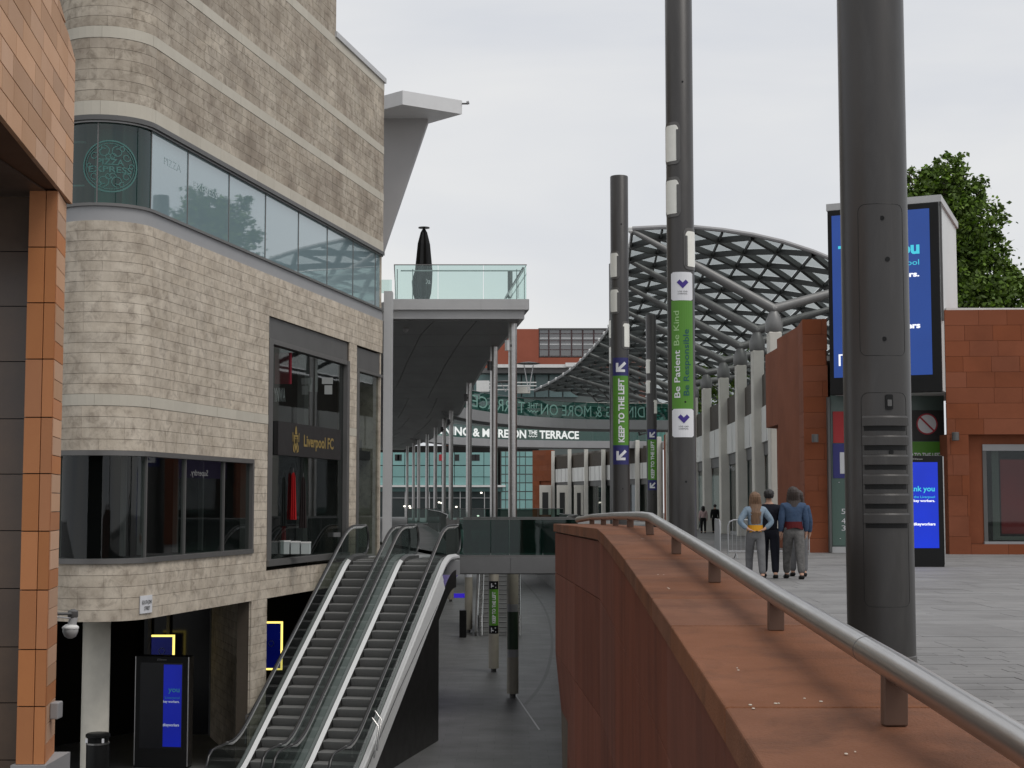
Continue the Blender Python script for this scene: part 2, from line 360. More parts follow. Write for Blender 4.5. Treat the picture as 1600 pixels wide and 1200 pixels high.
# slot drain curving across the lower street
arc = [at(812, 902, 128), at(838, 930, 102), at(855, 960, 84), at(862, 1000, 69), at(856, 1040, 58.5), at(842, 1070, 52.5), at(820, 1096, 48.3)]
arc = [Vector((p.x, 6.26*F_PX/((q)-785), LOW)) for p, q in zip(arc, [902, 930, 960, 1000, 1040, 1070, 1096])]
for p, q, xx in zip(arc, [0]*7, [812, 838, 855, 862, 856, 842, 820]): p.x = (xx-800)/F_PX*p.y
# smooth it
def smooth_pts(P, k=5):
    o = []
    for i in range(len(P)-1):
        p0 = P[max(i-1, 0)]; p1 = P[i]; p2 = P[i+1]; p3 = P[min(i+2, len(P)-1)]
        for j in range(k):
            t = j/k; o.append(.5*((2*p1)+(p2-p0)*t+(2*p0-5*p1+4*p2-p3)*t*t+(3*p1-p0-3*p2+p3)*t**3))
    o.append(P[-1]); return o
arc = smooth_pts(arc)
A_ = [p+Vector((-.06, 0, .004)) for p in arc]; B_ = [p+Vector((.06, 0, .004)) for p in arc]
MB().strip(A_, B_).build('slot_drain', SLOT, kind='structure')
A_ = [p+Vector((.35, 0, .004)) for p in arc[:-6]]; B_ = [p+Vector((1.3, 0, .004)) for p in arc[:-6]]
BANDM = mat('paving_band', (.13, .13, .13), .5, var=.3); MB().strip(A_, B_).build('paving_band', BANDM, kind='structure')
b = MB(); p = at(803, 1068, 50); a0 = Vector(((803-800)/F_PX*51, 51, LOW+.004)); a1 = Vector(((840-800)/F_PX*44, 43, LOW+.004))
b.quad(a0, a0+Vector((.05, 0, 0)), a1+Vector((.05, 0, 0)), a1)
b.build('pale_paving_line', GREYL, kind='structure')

# paving pieces near the big pole: narrow setts, then larger slabs
pv = thing('paving_slabs', (5, 10, gz(10)), None, None); pv['kind'] = 'structure'
items = []; near = []
def slab(x0, x1, y0, y1, h=.010):
    j = .003; hh = h+R.uniform(-.0015, .0015)
    P = [(x0+j, y0+j), (x1-j, y0+j), (x1-j, y1-j), (x0+j, y1-j)]
    lo = [(x, y, gz(y)-.01) for x, y in P]; hi = [(x, y, gz(y)+hh) for x, y in P]
    return ([Vector(q) for q in lo+hi], [(4, 5, 6, 7), (0, 1, 5, 4), (1, 2, 6, 5), (2, 3, 7, 6), (3, 0, 4, 7)])
y = 6.0; row = 0
while y < 13.9:
    d = .20; x = 1.6+R.uniform(0, .4)
    while x < 8.0:
        w = R.choice([.35, .45, .6]); s_ = (x-.1)/ (y)  # roughly in view
        if .2 < (x+w)/y and x/y < .36 and x/y > .15: items.append(slab(x, x+w, y, y+d))
        elif x/y > .1: near.append(slab(x, x+w, y, y+d))
        x += w
    y += d
BIG = []
y = 14.0
while y < 46:
    d = .6 if y < 28 else .9; x = 1.8+R.uniform(0, .6)
    while x < .36*y+1:
        w = R.choice([.6, .9, 1.2]); BIG.append(slab(x, x+w, y, y+d)); x += w
    y += d
items.sort(key=lambda it: it[0][0].y)
pieces('paving_sett', items[:160], PAVE, pv, 160)
pieces('paving_slab', BIG, PAVE, pv, 140, key=lambda it: it[0][0].y, stuffname='paving_field')
bb = MB()
for vs, fs in items[160:]+near: bb.add(vs, fs)
bb.build('paving_sett_field', PAVE, pv, kind='stuff')
MB().quad((1.6, 5.5, gz(5.5)+.003), (40, 5.5, gz(5.5)+.003), (40, 12.5, gz(12.5)+.003), (1.6, 12.5, gz(12.5)+.003)).build('joint_bed', PAVE_D, pv)

# ================================================================== parapet wall with rail (right foreground)
# plan of coping left edge: distance, X, z of coping top
PW = [(1.2, .46, 1.00), (3.5, .525, 1.10), (5.4, .585, 1.155), (7.2, .62, 1.228), (8.95, .65, 1.302), (10.9, .672, 1.372)]
def cop(Y):
    X = interp([(a, b_) for a, b_, c in PW]+[(12.0, .68), (17.5, .49)], Y); Z = interp([(a, c) for a, b_, c in PW]+[(12.0, 1.40), (17.5, 1.36)], Y); return X, Z
def cw(Y): return interp([(0, .62), (10, .58), (12, .56), (17.5, .62)], Y)
par = thing('parapet_wall', (.7, 9, LOW), 'red sandstone parapet wall with a broad sloping coping in the right foreground', 'wall')
jy = [1.2, 2.0, 2.85, 3.75, 4.65, 5.55, 6.5, 7.5, 8.6, 9.8, 11.0, 12.0, 13.4, 15.4, 17.5]
for a, c in zip(jy, jy[1:]):
    g = .006; a2 = a+g; c2 = c-g
    (xa, za), (xc, zc) = cop(a2), cop(c2); dz = R.uniform(-.002, .002)
    MB().hexa([(xa-.02, a2, za-.09), (xa+cw(a2), a2, za-.09), (xc+cw(c2), c2, zc-.09), (xc-.02, c2, zc-.09)],
              [(xa-.02, a2, za+dz), (xa+cw(a2), a2, za+dz), (xc+cw(c2), c2, zc+dz), (xc-.02, c2, zc+dz)]).build('coping_stone', COPE, par, bevel=.006)
# face courses: joints follow the coping
drops = [.10, .55, 1.45, 2.45, 3.45, 4.6, 6.2]
jf = [1.2, 2.6, 4.2, 6.0, 8.0, 10.0, 12.0, 14.6, 17.5]
for k in range(len(drops)-1):
    for i, (a, c) in enumerate(zip(jf, jf[1:])):
        if k % 2 and i not in (0, len(jf)-2) :
            pass
        a2 = a+.0015; c2 = c-.0015; (xa, za), (xc, zc) = cop(a2), cop(c2)
        t0, t1 = drops[k]+.003, drops[k+1]-.003
        xl = .0
        cut = .10 if k >= 2 and i == len(jf)-2 else 0
        MB().hexa([(xa, a2, max(LOW, za-t1)), (xa+.28, a2, max(LOW, za-t1)), (xc+.28+cut, c2, max(LOW, zc-t1)), (xc+cut, c2, max(LOW, zc-t1))],
                  [(xa, a2, za-t0), (xa+.28, a2, za-t0), (xc+.28+(cut if k>2 else 0), c2, zc-t0), (xc+(cut if k > 2 else 0), c2, zc-t0)]).build('facing_stone', REDFACE, par, bevel=.003)
b = MB()
for a, c in zip(jf, jf[1:]):
    (xa, za), (xc, zc) = cop(a), cop(c)
    b.hexa([(xa+.13, a, LOW), (xa+cw(a)-.02, a, LOW), (xc+cw(c)-.02, c, LOW), (xc+.13, c, LOW)], [(xa+.03, a, za-.091), (xa+cw(a)-.02, a, za-.091), (xc+cw(c)-.02, c, zc-.091), (xc+.03, c, zc-.091)])
b.build('wall_core', JOINT, par)
# rail on posts
rail = thing('handrail', (.9, 6, 1.1), 'brushed steel handrail on short square posts along the red parapet', 'handrail')
posts = [(1399, 1125, 3.5), (1213, 985, 5.4), (1117, 910, 7.2), (1057, 865, 8.95), (1016, 836, 10.9), (985, 829, 12.7), (962, 825, 14.2), (943, 822, 15.6), (925, 820, 16.8)]
RP = [at(1740, 1262, 2.35), at(1600, 1167, 2.75), at(1399, 1043, 3.5), at(1213, 931, 5.4), at(1117, 870, 7.2), at(1057, 833, 8.95), at(1017, 808.5, 10.75), at(1003, 806.5, 11.3), at(985, 806, 12.7), at(962, 806, 14.2), at(943, 807, 15.6), at(925, 808, 16.8), at(903, 812, 17.4)]
MB().tube(RP, .0335, 20).build('rail', STEEL, rail, smooth=True)
b = MB().tube([RP[0].lerp(RP[1], .0), RP[0].lerp(RP[1], .01)], .034, 16)
for t in (0.12, ):
    q = at(1335, 1001, 3.72); 
MB().tube([RP[2].lerp(RP[3], .17), RP[2].lerp(RP[3], .173)], .0342, 20).build('rail_joint', STEELD, rail, smooth=True)
for x, y, D in posts:
    p = at(x, y, D); X, Z = cop(D); i = min(range(len(RP)), key=lambda k: abs(RP[k].y-D)); q = RP[i]
    w = .027
    MB().hexa([(p.x-w, D-.008, Z), (p.x+w, D-.008, Z), (p.x+w, D+.03, Z), (p.x-w, D+.03, Z)], [(q.x-w, D-.008, q.z-.01), (q.x+w, D-.008, q.z-.01), (q.x+w, D+.03, q.z-.01), (q.x-w, D+.03, q.z-.01)]).build('post', mat('rust_brown_post', (.13, .075, .052), .55, metal=.3, var=.3), rail, bevel=.003)
b = MB()
for x, y, D in [(1182, 1087, 3.75), (1270, 1076, 3.85), (1208, 1080, 3.8), (1330, 1163, 3.2), (1032, 898, 7.6), (1047, 925, 6.9), (1001, 846, 10.4), (1157, 1027, 4.4)]:
    X, Z = cop(D); p = at(x, y, D)
    for k in range(2):
        r_ = R.uniform(.002, .005); px = p.x+R.uniform(-.02, .02); py = D+R.uniform(-.03, .03)
        b.lathe((px, py, cop(py)[1]+.002), [(r_, 0), (r_*.8, .0015)], 7, sy=1.6)
b.build('bird_droppings', mat('chalky_white', (.55, .5, .42), .9), kind='stuff')

# ================================================================== lamp poles
POLES = [(1373.5, 12.5, 0), (1066.5, 30.1, 1), (970, 45.7, 2), (963.5, 62.7, 3), (1019, 80, 4)]
PH = 11.4
def pole_patch(px, py, rad, a0, a1, z0, z1, th, round_=0.0, n=10, na=10):
    """curved panel standing `th` proud of a pole; angles from the camera side, positive to the right; rounded corners"""
    b = MB(); w = rad*(a1-a0); h = z1-z0; P = []
    if round_ > 0:
        for cx, cy, s0 in ((w-round_, h-round_, 0), (round_, h-round_, 90), (round_, round_, 180), (w-round_, round_, 270)):
            for k in range(5):
                t = math.radians(s0+22.5*k); P.append((cx+round_*math.cos(t), cy+round_*math.sin(t)))
    else: P = [(0, 0), (w, 0), (w, h), (0, h)]
    # scanlines so that it follows the curve
    cols = []
    for i in range(na+1):
        u = w*i/na
        if round_ > 0:
            e = min(u, w-u); d = round_-math.sqrt(max(0, round_**2-(round_-e)**2)) if e < round_ else 0
        else: d = 0
        cols.append((u, d, h-d))
    def wp(u, v, r_):
        t = a0+u/rad; return Vector((px+math.sin(t)*r_, py-math.cos(t)*r_, z0+v))
    ro = rad+th; ri = rad-.01
    for (u, l0, l1), (u2, m0, m1) in zip(cols, cols[1:]):
        b.quad(wp(u, l0, ro), wp(u2, m0, ro), wp(u2, m1, ro), wp(u, l1, ro))
        b.quad(wp(u, l0, ri), wp(u2, m0, ri), wp(u2, m0, ro), wp(u, l0, ro))
        b.quad(wp(u, l1, ro), wp(u2, m1, ro), wp(u2, m1, ri), wp(u, l1, ri))
    for (u, l0, l1) in (cols[0], cols[-1]):
        b.quad(wp(u, l0, ri), wp(u, l0, ro), wp(u, l1, ro), wp(u, l1, ri))
    return b
def pole_text(name, s, px, py, rad, ang, zmid, length, capheight, m, parent, bold=.02, vertical=True, th=.009):
    vs, fs, w = text(s, bold); k = length/w; ky = capheight/.7; vs, fs = sub2d(vs, fs, .14)
    def fn(a, b_):
        if vertical: t = ang-((b_*ky)-capheight/2)/rad; z = zmid+(a-w/2)*k
        else: t = ang+((a-w/2)*k)/rad; z = zmid+b_*ky-capheight/2
        return Vector((px+math.sin(t)*(rad+th), py-math.cos(t)*(rad+th), z))
    return MB().add([fn(a, b_) for a, b_ in vs], fs).build(name, m, parent)
def zat(y, D): return at(800, y, D).z
plabels = ['thick dark grey lamp pole with louvred vents standing right beside the parapet rail',
           'dark grey lamp pole with the green Be Patient sign',
           'dark grey lamp pole with the large green keep to the left sign and arrows',
           'dark grey lamp pole mostly hidden behind the one with the large keep left sign',
           'farthest and thinnest grey lamp pole with a small keep left sign']
RADP = .270
for (x, D, k), lab in zip(POLES, plabels):
    p = at(x, 785, D); px, py = p.x, D
    if k == 3: RD = .27
    RD = RADP; g0 = gz(D); PH = 12.6 if k < 2 else 11.4
    t = thing('lamp_pole', (px, py, g0), lab, 'lamp pole', 'tall round lamp poles along the plaza edge')
    prof = [(RD, -.05), (RD, PH-g0-.02), (RD-.015, PH-g0), (RD-.03, PH-g0-.06)]
    MB().lathe((px, py, g0), prof, 48).build('shaft', POLE, t, smooth=True)
    if k == 0: MB().lathe((px, py, g0), [(RD+.006, -.02), (RD+.006, .075), (RD, .08)], 48).build('base_collar', POLEL, t, smooth=True)
    # three lamp openings: two to the left, one to the right
    for a0, a1, zz0, zz1 in ((-1.52, -.06, 8.25, 9.1), (-1.52, -.06, 7.2, 8.0), (.12, 1.52, 6.15, 6.98)):
        f = pole_patch(px, py, RD, a0, a1, zz0, zz1, .012, .10).build('lamp_frame', POLEL, t, smooth=True)
        w = (a1-a0); pole_patch(px, py, RD, a0+.14, a1-.14, zz0+.065, zz1-.065, .017, .07).build('diffuser', LENS, f, smooth=True)
        pole_patch(px, py, RD, (a1-.28 if a0 < 0 else a0+.12), (a1-.12 if a0 < 0 else a0+.28), zz0+.08, zz1-.16, .022, .01).build('reflector_edge', GREYD, f, smooth=True)
    # small bolts
    for zb in (9.9, 2.0, 3.55):
        bz = MB(); a = .15
        bz.tube([Vector((px+math.sin(a)*(RD-.01), py-math.cos(a)*(RD-.01), zb)), Vector((px+math.sin(a)*(RD+.004), py-math.cos(a)*(RD+.004), zb))], .02, 12); bz.build('bolt', BLACK, t)
    if k == 0:
        # access panels, switch plate, louvres
        def groove(a0, a1, z0, z1):
            n = 12; P = []
            rr = .06
            for cx, cz, s0 in ((a1-rr/RD, z1-rr, 0), (a0+rr/RD, z1-rr, 90), (a0+rr/RD, z0+rr, 180), (a1-rr/RD, z0+rr, 270)):
                for q in range(6):
                    th = math.radians(s0+18*q); P.append((cx+rr/RD*math.cos(th), cz+rr*math.sin(th)))
            P.append(P[0]); full = []
            for (u, v), (u2, v2) in zip(P, P[1:]):
                for j in range(8): full.append((lerp(u, u2, j/8), lerp(v, v2, j/8)))
            full.append(P[0])
            MB().tube([Vector((px+math.sin(u)*(RD-.0005), py-math.cos(u)*(RD-.0005), v)) for u, v in full], .0022, 6, cap=False).build('panel_seam', BLACK, t)
        groove(-.72, .74, zat(560, D), zat(328, D))
        groove(-.72, .74, zat(945, D), zat(617, D))
        for yy in (350, 535):
            zb = zat(yy, D); MB().tube([Vector((px+math.sin(.02)*(RD-.01), py-RD+.01, zb)), Vector((px, py-RD-.004, zb))], .019, 14).build('bolt', BLACK, t)
        pole_patch(px, py, RD, .0, .22, zat(643, D), zat(620, D), .012, .008).build('switch_plate', BLACK, t)
        pole_patch(px, py, RD, .05, .17, zat(638, D), zat(628, D), .02, .004).build('lock', GREYD, t)
        for j in range(6):
            zc = zat(659+j*29.8, D)
            # hood: flares out downwards then cuts back
            bb = MB(); n = 14; a0, a1 = -.66, .70
            for i in range(n):
                u0 = lerp(a0, a1, i/n); u1 = lerp(a0, a1, (i+1)/n)
                ed = lambda q: 1.0
                def pt(u, r_, z): return Vector((px+math.sin(u)*r_, py-math.cos(u)*r_, z))
                pr = [(RD-.01, zc+.04), (RD+.014, zc+.034), (RD+.026, zc+.02), (RD+.028, zc-.045), (RD-.01, zc-.05)]
                for (r1, z1), (r2, z2) in zip(pr, pr[1:]): bb.quad(pt(u0, r2, z2), pt(u1, r2, z2), pt(u1, r1, z1), pt(u0, r1, z1))
                if i == 0: bb.quad(*[pt(u0, r1, z1) for r1, z1 in pr])
                if i == n-1: bb.quad(*[pt(u1, r1, z1) for r1, z1 in pr[::-1]])
            bb.build('vent_louvre', POLE, t, smooth=True)
            pole_patch(px, py, RD, -.64, .68, zc-.085, zc-.05, .002).build('vent_slot', BLACK, t)
    if k == 1:
        s = pole_patch(px, py, RD, -.86, .86, zat(640, D), zat(472, D), .004).build('green_sign', GREEN, t, smooth=True)
        for y0, y1, hy in ((472, 428, 448), (684, 640, 657)):
            w_ = pole_patch(px, py, RD, -.86, .86, zat(y0, D)+(.0 if y0 == 684 else .001), zat(y1, D), .006, .03).build('white_sign', SIGNW, t, smooth=True)
            # heart mark of two leaning bars
            zc = zat(hy, D); hh = []
            def hp(u, v, th=.011): a = u/RD+.03; return Vector((px+math.sin(a)*(RD+th), py-math.cos(a)*(RD+th), zc+v))
            v2, f2 = sub2d([(-.115, .05), (-.06, .105), (.0, .045), (.06, .105), (.115, .05), (0, -.07)], [(0, 1, 2, 5), (2, 3, 4, 5)], .04); MB().add([hp(a, c) for a, c in v2], f2).build('heart_mark', INKP, w_)
            zc -= .13
            pole_text('caption', 'LOVE YOUR', px, py, RD, .03, zc, .19, .028, BLACK, w_, .0, False)
            pole_text('caption', 'LIVERPOOL', px, py, RD, .03, zc-.045, .19, .028, BLACK, w_, .0, False)
        zb = zat(618, D)
        pole_text('lettering', 'Be Patient', px, py, RD, -.43, zat(586, D), 0.93, .115, SIGNW, s, .012)
        pole_text('lettering', 'Be Kind', px, py, RD, -.46, zat(515, D), .68, .11, INKG, s, .005)
        pole_text('lettering', 'Be Responsible', px, py, RD, .24, zat(568, D), 1.30, .115, INKT, s, .008)
        pole_patch(px, py, RD, -.99, -.955, 2.6, 6.3, .004).build('cable_strip', POLEL, t)
    if k in (2, 4):
        yy = (560, 588, 696, 726) if k == 2 else (671, 687, 750, 766)
        s = pole_patch(px, py, RD, -.98, .98, zat(yy[2], D), zat(yy[1], D), .004).build('green_sign', GREEN, t, smooth=True)
        pole_text('lettering', 'KEEP TO THE LEFT', px, py, RD, .04, zat((yy[1]+yy[2])/2, D), (yy[2]-yy[1]-9*(1 if k == 2 else .6))/F_PX*D*1.0, .165, SIGNW, s, .035)
        for y0, y1 in ((yy[0], yy[1]), (yy[2], yy[3])):
            z1, z0 = zat(y0, D), zat(y1, D)
            a_ = pole_patch(px, py, RD, -1.0, 1.0, z0, z1, .005).build('arrow_sign', NAVY, t, smooth=True)
            zc = (z0+z1)/2
            def ap(u, v, th=.012): a = u/RD+.03; return Vector((px+math.sin(a)*(RD+th), py-math.cos(a)*(RD+th), zc+v))
            v2, f2 = sub2d([(-.15, -.16), (.12, -.16), (.12, -.085), (-.02, -.085), (.16, .09), (.10, .15), (-.075, -.03), (-.075, .11), (-.15, .11)], [(0, 1, 2, 3), (3, 4, 5, 6), (0, 3, 6), (0, 6, 7, 8)], .05); MB().add([ap(a, c) for a, c in v2], f2).build('arrow', SIGNW, a_)
# ================================================================== orange terracotta building (left foreground)
ob = thing('terracotta_building', (-4.2, 14, LOW), 'orange and tan terracotta clad building corner at the far left edge', 'building')
def ox(Y): return -2.34-.13*Y+.05     # street face
# fascia tiles, courses of .19 m, street face from Y=6 to Y=15
Yend = 14.4; zb = at(113, 320, 14.4).z
def fascia_top(Y): return interp([(5, 7.9), (13.45, 6.08), (14.4, 5.81)], Y)
items = []; ch = .196; row = 0; z = zb
def fx(Y): return at(113, 320, 14.4).x-.13*(Y-14.4)
while z < 9:
    y = Yend
    while y > 5:
        w = R.choice([.45, .6, .8]); y0 = max(5, y-w)
        if z < fascia_top((y+y0)/2)+.3:
            g = .005; zt = z+ch-g
            t0, t1 = min(zt, fascia_top(y0+g)), min(zt, fascia_top(y-g)); zl = z+g
            if t0 > zl+.02 and t1 > zl+.02 or (t0 > zl+.02):
                t1 = max(t1, zl+.001)
                a = Vector((fx(y0+g), y0+g, 0)); c = Vector((fx(y-g), y-g, 0)); th = Vector((-.04, 0, 0))
                Z = lambda p, zz: Vector((p.x, p.y, zz))
                vs = [Z(a, zl), Z(c, zl), Z(c+th, zl), Z(a+th, zl), Z(a, t0), Z(c, t1), Z(c+th, t1), Z(a+th, t0)]
                items.append((vs, [(0, 1, 5, 4), (4, 5, 6, 7), (0, 3, 2, 1), (1, 2, 6, 5), (3, 0, 4, 7)]))
        y = y0
    z += ch; row += 1
pieces('terracotta_tile', items, TAN, ob, 200, key=lambda it: abs(it[0][0].y-14)+abs(it[0][0].z-4.6)*.8, stuffname='terracotta_tile_field')
b = MB(); n0 = [(fx(y)-.045, y) for y in (5, 13.45, 14.4)]
for (xa, ya), (xc, yc) in zip(n0, n0[1:]):
    b.hexa([(xa, ya, zb+.01), (xc, yc, zb+.01), (xc-1.3, yc, zb+.01), (xa-1.3, ya, zb+.01)], [(xa, ya, fascia_top(ya)-.01), (xc, yc, fascia_top(yc)-.01), (xc-1.3, yc, fascia_top(yc)-.01), (xa-1.3, ya, fascia_top(ya)-.01)])
b.build('fascia_core', mat('brown_soffit', (.15, .085, .055), .7, var=.2), ob)
# end face of the fascia seen from the street
# pillar: near face at Y=13.7 (x 42..85), street face back to 14.3
xn0 = at(81, 700, 13.7).x; xl0 = at(36, 700, 13.7).x; xs1 = at(95.5, 700, 14.35).x
xmid = at(63, 700, 13.7).x
zz = [at(60, yv, 13.7).z for yv in (1195, 1104, 1015, 922, 830, 740, 652, 561, 473, 386)]+[zb-.004]
zz = [zz[0]-3.6+.0, zz[0]-3.0, zz[0]-2.4, zz[0]-1.8, zz[0]-1.2, zz[0]-.6]+zz
for a, c in zip(zz, zz[1:]):
    for u0, u1 in ((xl0, xmid), (xmid, xn0)):
        MB().box(u0+.004, u1-.004, 13.7, 13.74, a+.005, c-.005).build('terracotta_tile', ORANGE, ob)
    n = 3; h = (c-a)/n
    for j in range(n):
        w0 = a+j*h
        MB().hexa([(xn0, 13.706, w0+.003), (xs1, 14.35, w0+.003), (xs1-.03, 14.35, w0+.003), (xn0-.03, 13.745, w0+.003)], [(xn0, 13.706, w0+h-.004), (xs1, 14.35, w0+h-.004), (xs1-.03, 14.35, w0+h-.004), (xn0-.03, 13.745, w0+h-.004)]).build('terracotta_tile', TAN if j else ORANGE, ob)
b = MB(); b.hexa([(xl0+.01, 13.73, LOW), (xn0-.02, 13.73, LOW), (xs1-.02, 14.34, LOW), (xl0+.01, 14.34, LOW)], [(xl0+.01, 13.73, zb), (xn0-.02, 13.73, zb), (xs1-.02, 14.34, zb), (xl0+.01, 14.34, zb)])
b.build('pillar_core', BLACKISH, ob)
MB().box(xl0-.03, xn0+.025, 13.66, 14.4, LOW, at(60, 1196, 13.66).z).build('plinth', GREYP, ob)
# bronze glass recess left of the pillar
xg = xl0-.06
for a, c in zip(zz, zz[1:]):
    MB().box(-6.4, xg, 13.95, 13.98, a+.004, c-.004).build('bronze_panel', BROWNGLASS, ob)
MB().box(-6.5, xl0+.02, 14.0, 14.3, LOW, zb).build('recess_wall', BLACKISH, ob)
MB().box(-6.5, fx(14)-.1, 9, 13.99, zb-.01, zb+.005).build('soffit_panel', mat('bronze_soffit', (.12, .085, .065), .45, var=.3), ob)
bx = MB().box(xn0-.04, xn0+.035, 13.95, 14.1, at(82, 1123, 14).z, at(82, 1097, 14).z).build('junction_box', GREYP, None, bevel=.01, label='small grey junction box fixed low on the orange terracotta pillar', cat='junction box')
# body of the building behind
MB().box(-14, fx(14.4)-.25, 14.36, 14.9, LOW, 5.6).build('return_wall', BLACKISH, ob)
# dome security camera hanging from an arm
cc = thing('security_camera', at(112, 960, 15), 'white dome security camera hanging from a bracket beside the orange pillar', 'security camera')
p0 = at(88, 959, 14.6); p1 = at(114, 959, 15)
MB().tube([p0, p1], .014, 8).build('bracket', GREYD, cc); MB().tube([at(88, 964, 14.6), at(112, 966, 15)], .008, 6).build('brace', GREYL, cc)
c0 = at(114, 955, 15)
MB().lathe(c0, [(.04, -.07), (.05, -.05), (.05, 0), (.02, .02)], 14).build('swivel', GREYD, cc, smooth=True)
MB().tube([at(115, 964, 15), at(112, 978, 15)], .042, 12).build('housing', GREYL, cc, smooth=True)
cx = at(110, 987, 15)
MB().lathe(cx, [(.02, -.065), (.055, -.045), (.075, 0), (.075, .03), (.055, .06)], 16).build('dome', mat('camera_dome', (.45, .45, .44), .2), cc, smooth=True)
MB().lathe(cx, [(.08, .03), (.08, .045), (.05, .07)], 16).build('collar', WHITE, cc, smooth=True)

# ================================================================== stone department building (left)
FM = .2056399649; FX0 = -13.64543
fd = Vector((FM, 1)).normalized(); fn_ = Vector((fd.y, -fd.x))
RA = 1.0; P0 = Vector((FX0+FM*30.9, 30.9)); AC = P0-fn_*RA
a_face = math.atan2(fn_.y, fn_.x)    # angle of the face normal
def sp(s, off=0.0):
    """plan point on the facade: s>=0 along the street face, s<0 round the curved corner"""
    if s >= 0:
        q = P0+fd*s+fn_*off; return Vector((q.x, q.y))
    a = a_face+s/RA; 
    if a < -math.pi/2-1.05:
        s2 = (a+math.pi/2+1.05)*RA; a = -math.pi/2-1.05; n = Vector((math.cos(a), math.sin(a))); t = Vector((-n.y, n.x)); q = AC+n*(RA+off)+t*s2
        return Vector((q.x, q.y))
    n = Vector((math.cos(a), math.sin(a))); q = AC+n*(RA+off); return Vector((q.x, q.y))
def sY(Y): return (Y-30.9)/fd.y
SL = -3.6; SR = sY(47.0)
def wallpiece(s0, s1, z0, z1, o0, o1):
    """block between offsets o0 (back) and o1 (front)"""
    n = 1 if s0 >= 0 else max(2, int((s1-s0)/.16)); S = [lerp(s0, s1, i/n) for i in range(n+1)]; vs = []; fs = []
    for s in S:
        a, c = sp(s, o0), sp(s, o1)
        vs += [Vector((a.x, a.y, z0)), Vector((c.x, c.y, z0)), Vector((c.x, c.y, z1)), Vector((a.x, a.y, z1))]
    for i in range(n):
        k = 4*i; fs += [(k+1, k+5, k+6, k+2), (k+2, k+6, k+7, k+3), (k, k+4, k+5, k+1)]
    fs += [(0, 1, 2, 3), (4*n+3, 4*n+2, 4*n+1, 4*n)]
    return vs, fs
sb = thing('stone_building', (-7, 38, LOW), 'pale travertine clad store with a rounded corner and ribbon windows on the left', 'building')
openings = [(SL-1, SR+1, 7.18, 9.30), (SL-1, sY(36.55), .40, 2.62), (sY(37.42), sY(43.75), .05, 6.16), (sY(44.45), SR+1, .0, 6.12), (SL-1, sY(36.5), LOW-1, -.72), (sY(37.5), SR+1, LOW-1, -.72)]
bands = [(3.50, 3.73), (9.30, 9.60), (10.88, 11.12), (12.36, 12.60), (14.36, 14.62)]
TOPZ = 19.0
zs = [LOW]
def fill(za, zb_):
    n = max(1, round((zb_-za)/.209)); return [lerp(za, zb_, i/n) for i in range(n+1)]
segs = [(LOW, -.72, 0), (-.72, .40, 0), (.40, 2.62, 0), (2.62, 3.50, 0), (3.50, 3.73, 1), (3.73, 7.18, 0), (9.30, 9.60, 1), (9.60, 10.88, 2), (10.88, 11.12, 1), (11.12, 12.36, 2), (12.36, 12.60, 1), (12.60, 14.36, 2), (14.36, 14.62, 1), (14.62, TOPZ, 2)]
stones = []; cream = []; upper = []
core = MB()
for za, zb_, kind in segs:
    smax = sY(42.3) if za > 14.5 else SR
    zl = [za, zb_] if kind == 1 else fill(za, zb_)
    for z0, z1 in zip(zl, zl[1:]):
        ivs = [(SL, smax)]
        for (a, c, oz0, oz1) in openings:
            if oz0 < (z0+z1)/2 < oz1:
                nv = []
                for (p, q) in ivs:
                    if c <= p or a >= q: nv.append((p, q)); continue
                    if a > p: nv.append((p, a))
                    if c < q: nv.append((c, q))
                ivs = nv
        for (p, q) in ivs:
            core.add(*wallpiece(max(p, SL), q, z0, z1, -.35, -.03)) if p >= 0 or q <= 0 else (core.add(*wallpiece(p, 0, z0, z1, -.35, -.03)), core.add(*wallpiece(0, q, z0, z1, -.35, -.03)))
            s = p
            while s < q-.01:
                if kind == 1: w = 1.15
                else: w = R.choice([.56, .75, .75, .95]) if s > -.1 else R.choice([.85, 1.2])
                e = min(q, s+w)
                if s < 0 < e: e = 0
                if q-e < .2: e = q
                g = .0045; pr = R.uniform(-.002, .002)
                it = wallpiece(s+g*.45, e-g*.45, z0+g*.8, z1-g*.8, -.03, (.008 if kind == 1 else 0)+pr)
                (cream if kind == 1 else (upper if kind == 2 else stones)).append(it); s = e
core.build('wall_core', JOINT, sb)
ky = lambda it: it[0][0].y+ (0 if it[0][0].z > -.7 else 3)
pieces('cladding_stone', stones, STONE, sb, 170, key=ky, smooth=False)
pieces('cladding_stone', upper, STONE2, sb, 100, key=ky, stuffname='upper_cladding_stones')
pieces('cream_band_stone', cream, CREAM, sb, 60, key=ky)
# grey coping on the lower roof edge
MB().add(*wallpiece(sY(42.2), SR+.05, 14.62, 14.78, -.5, .06)).build('roof_coping', GREYL, sb)
# return at the tall block end and roof
e0 = sp(sY(42.3), 0); MB().hexa([(e0.x, e0.y, 14.6), (e0.x-9, e0.y+1.8, 14.6), (e0.x-9, e0.y+.1, 14.6), (e0.x-.3, e0.y-.4, 14.6)], [(e0.x, e0.y, TOPZ), (e0.x-9, e0.y+1.8, TOPZ), (e0.x-9, e0.y+.1, TOPZ), (e0.x-.3, e0.y-.4, TOPZ)]).build('tower_return', STONE2, sb)
b = MB()
for zf in (-.72, 2.9, 6.9, 14.2):
    P = [sp(s, -.33) for s in (-3.4, -2.4, -1.6, -.8, 0, SR)]; P = [(q.x, q.y) for q in P]+[(-14, 52), (-20, 50), (-20, 31)]
    b.poly(P, zf, zf+.25)
b.build('floor_slab', DARK, sb)
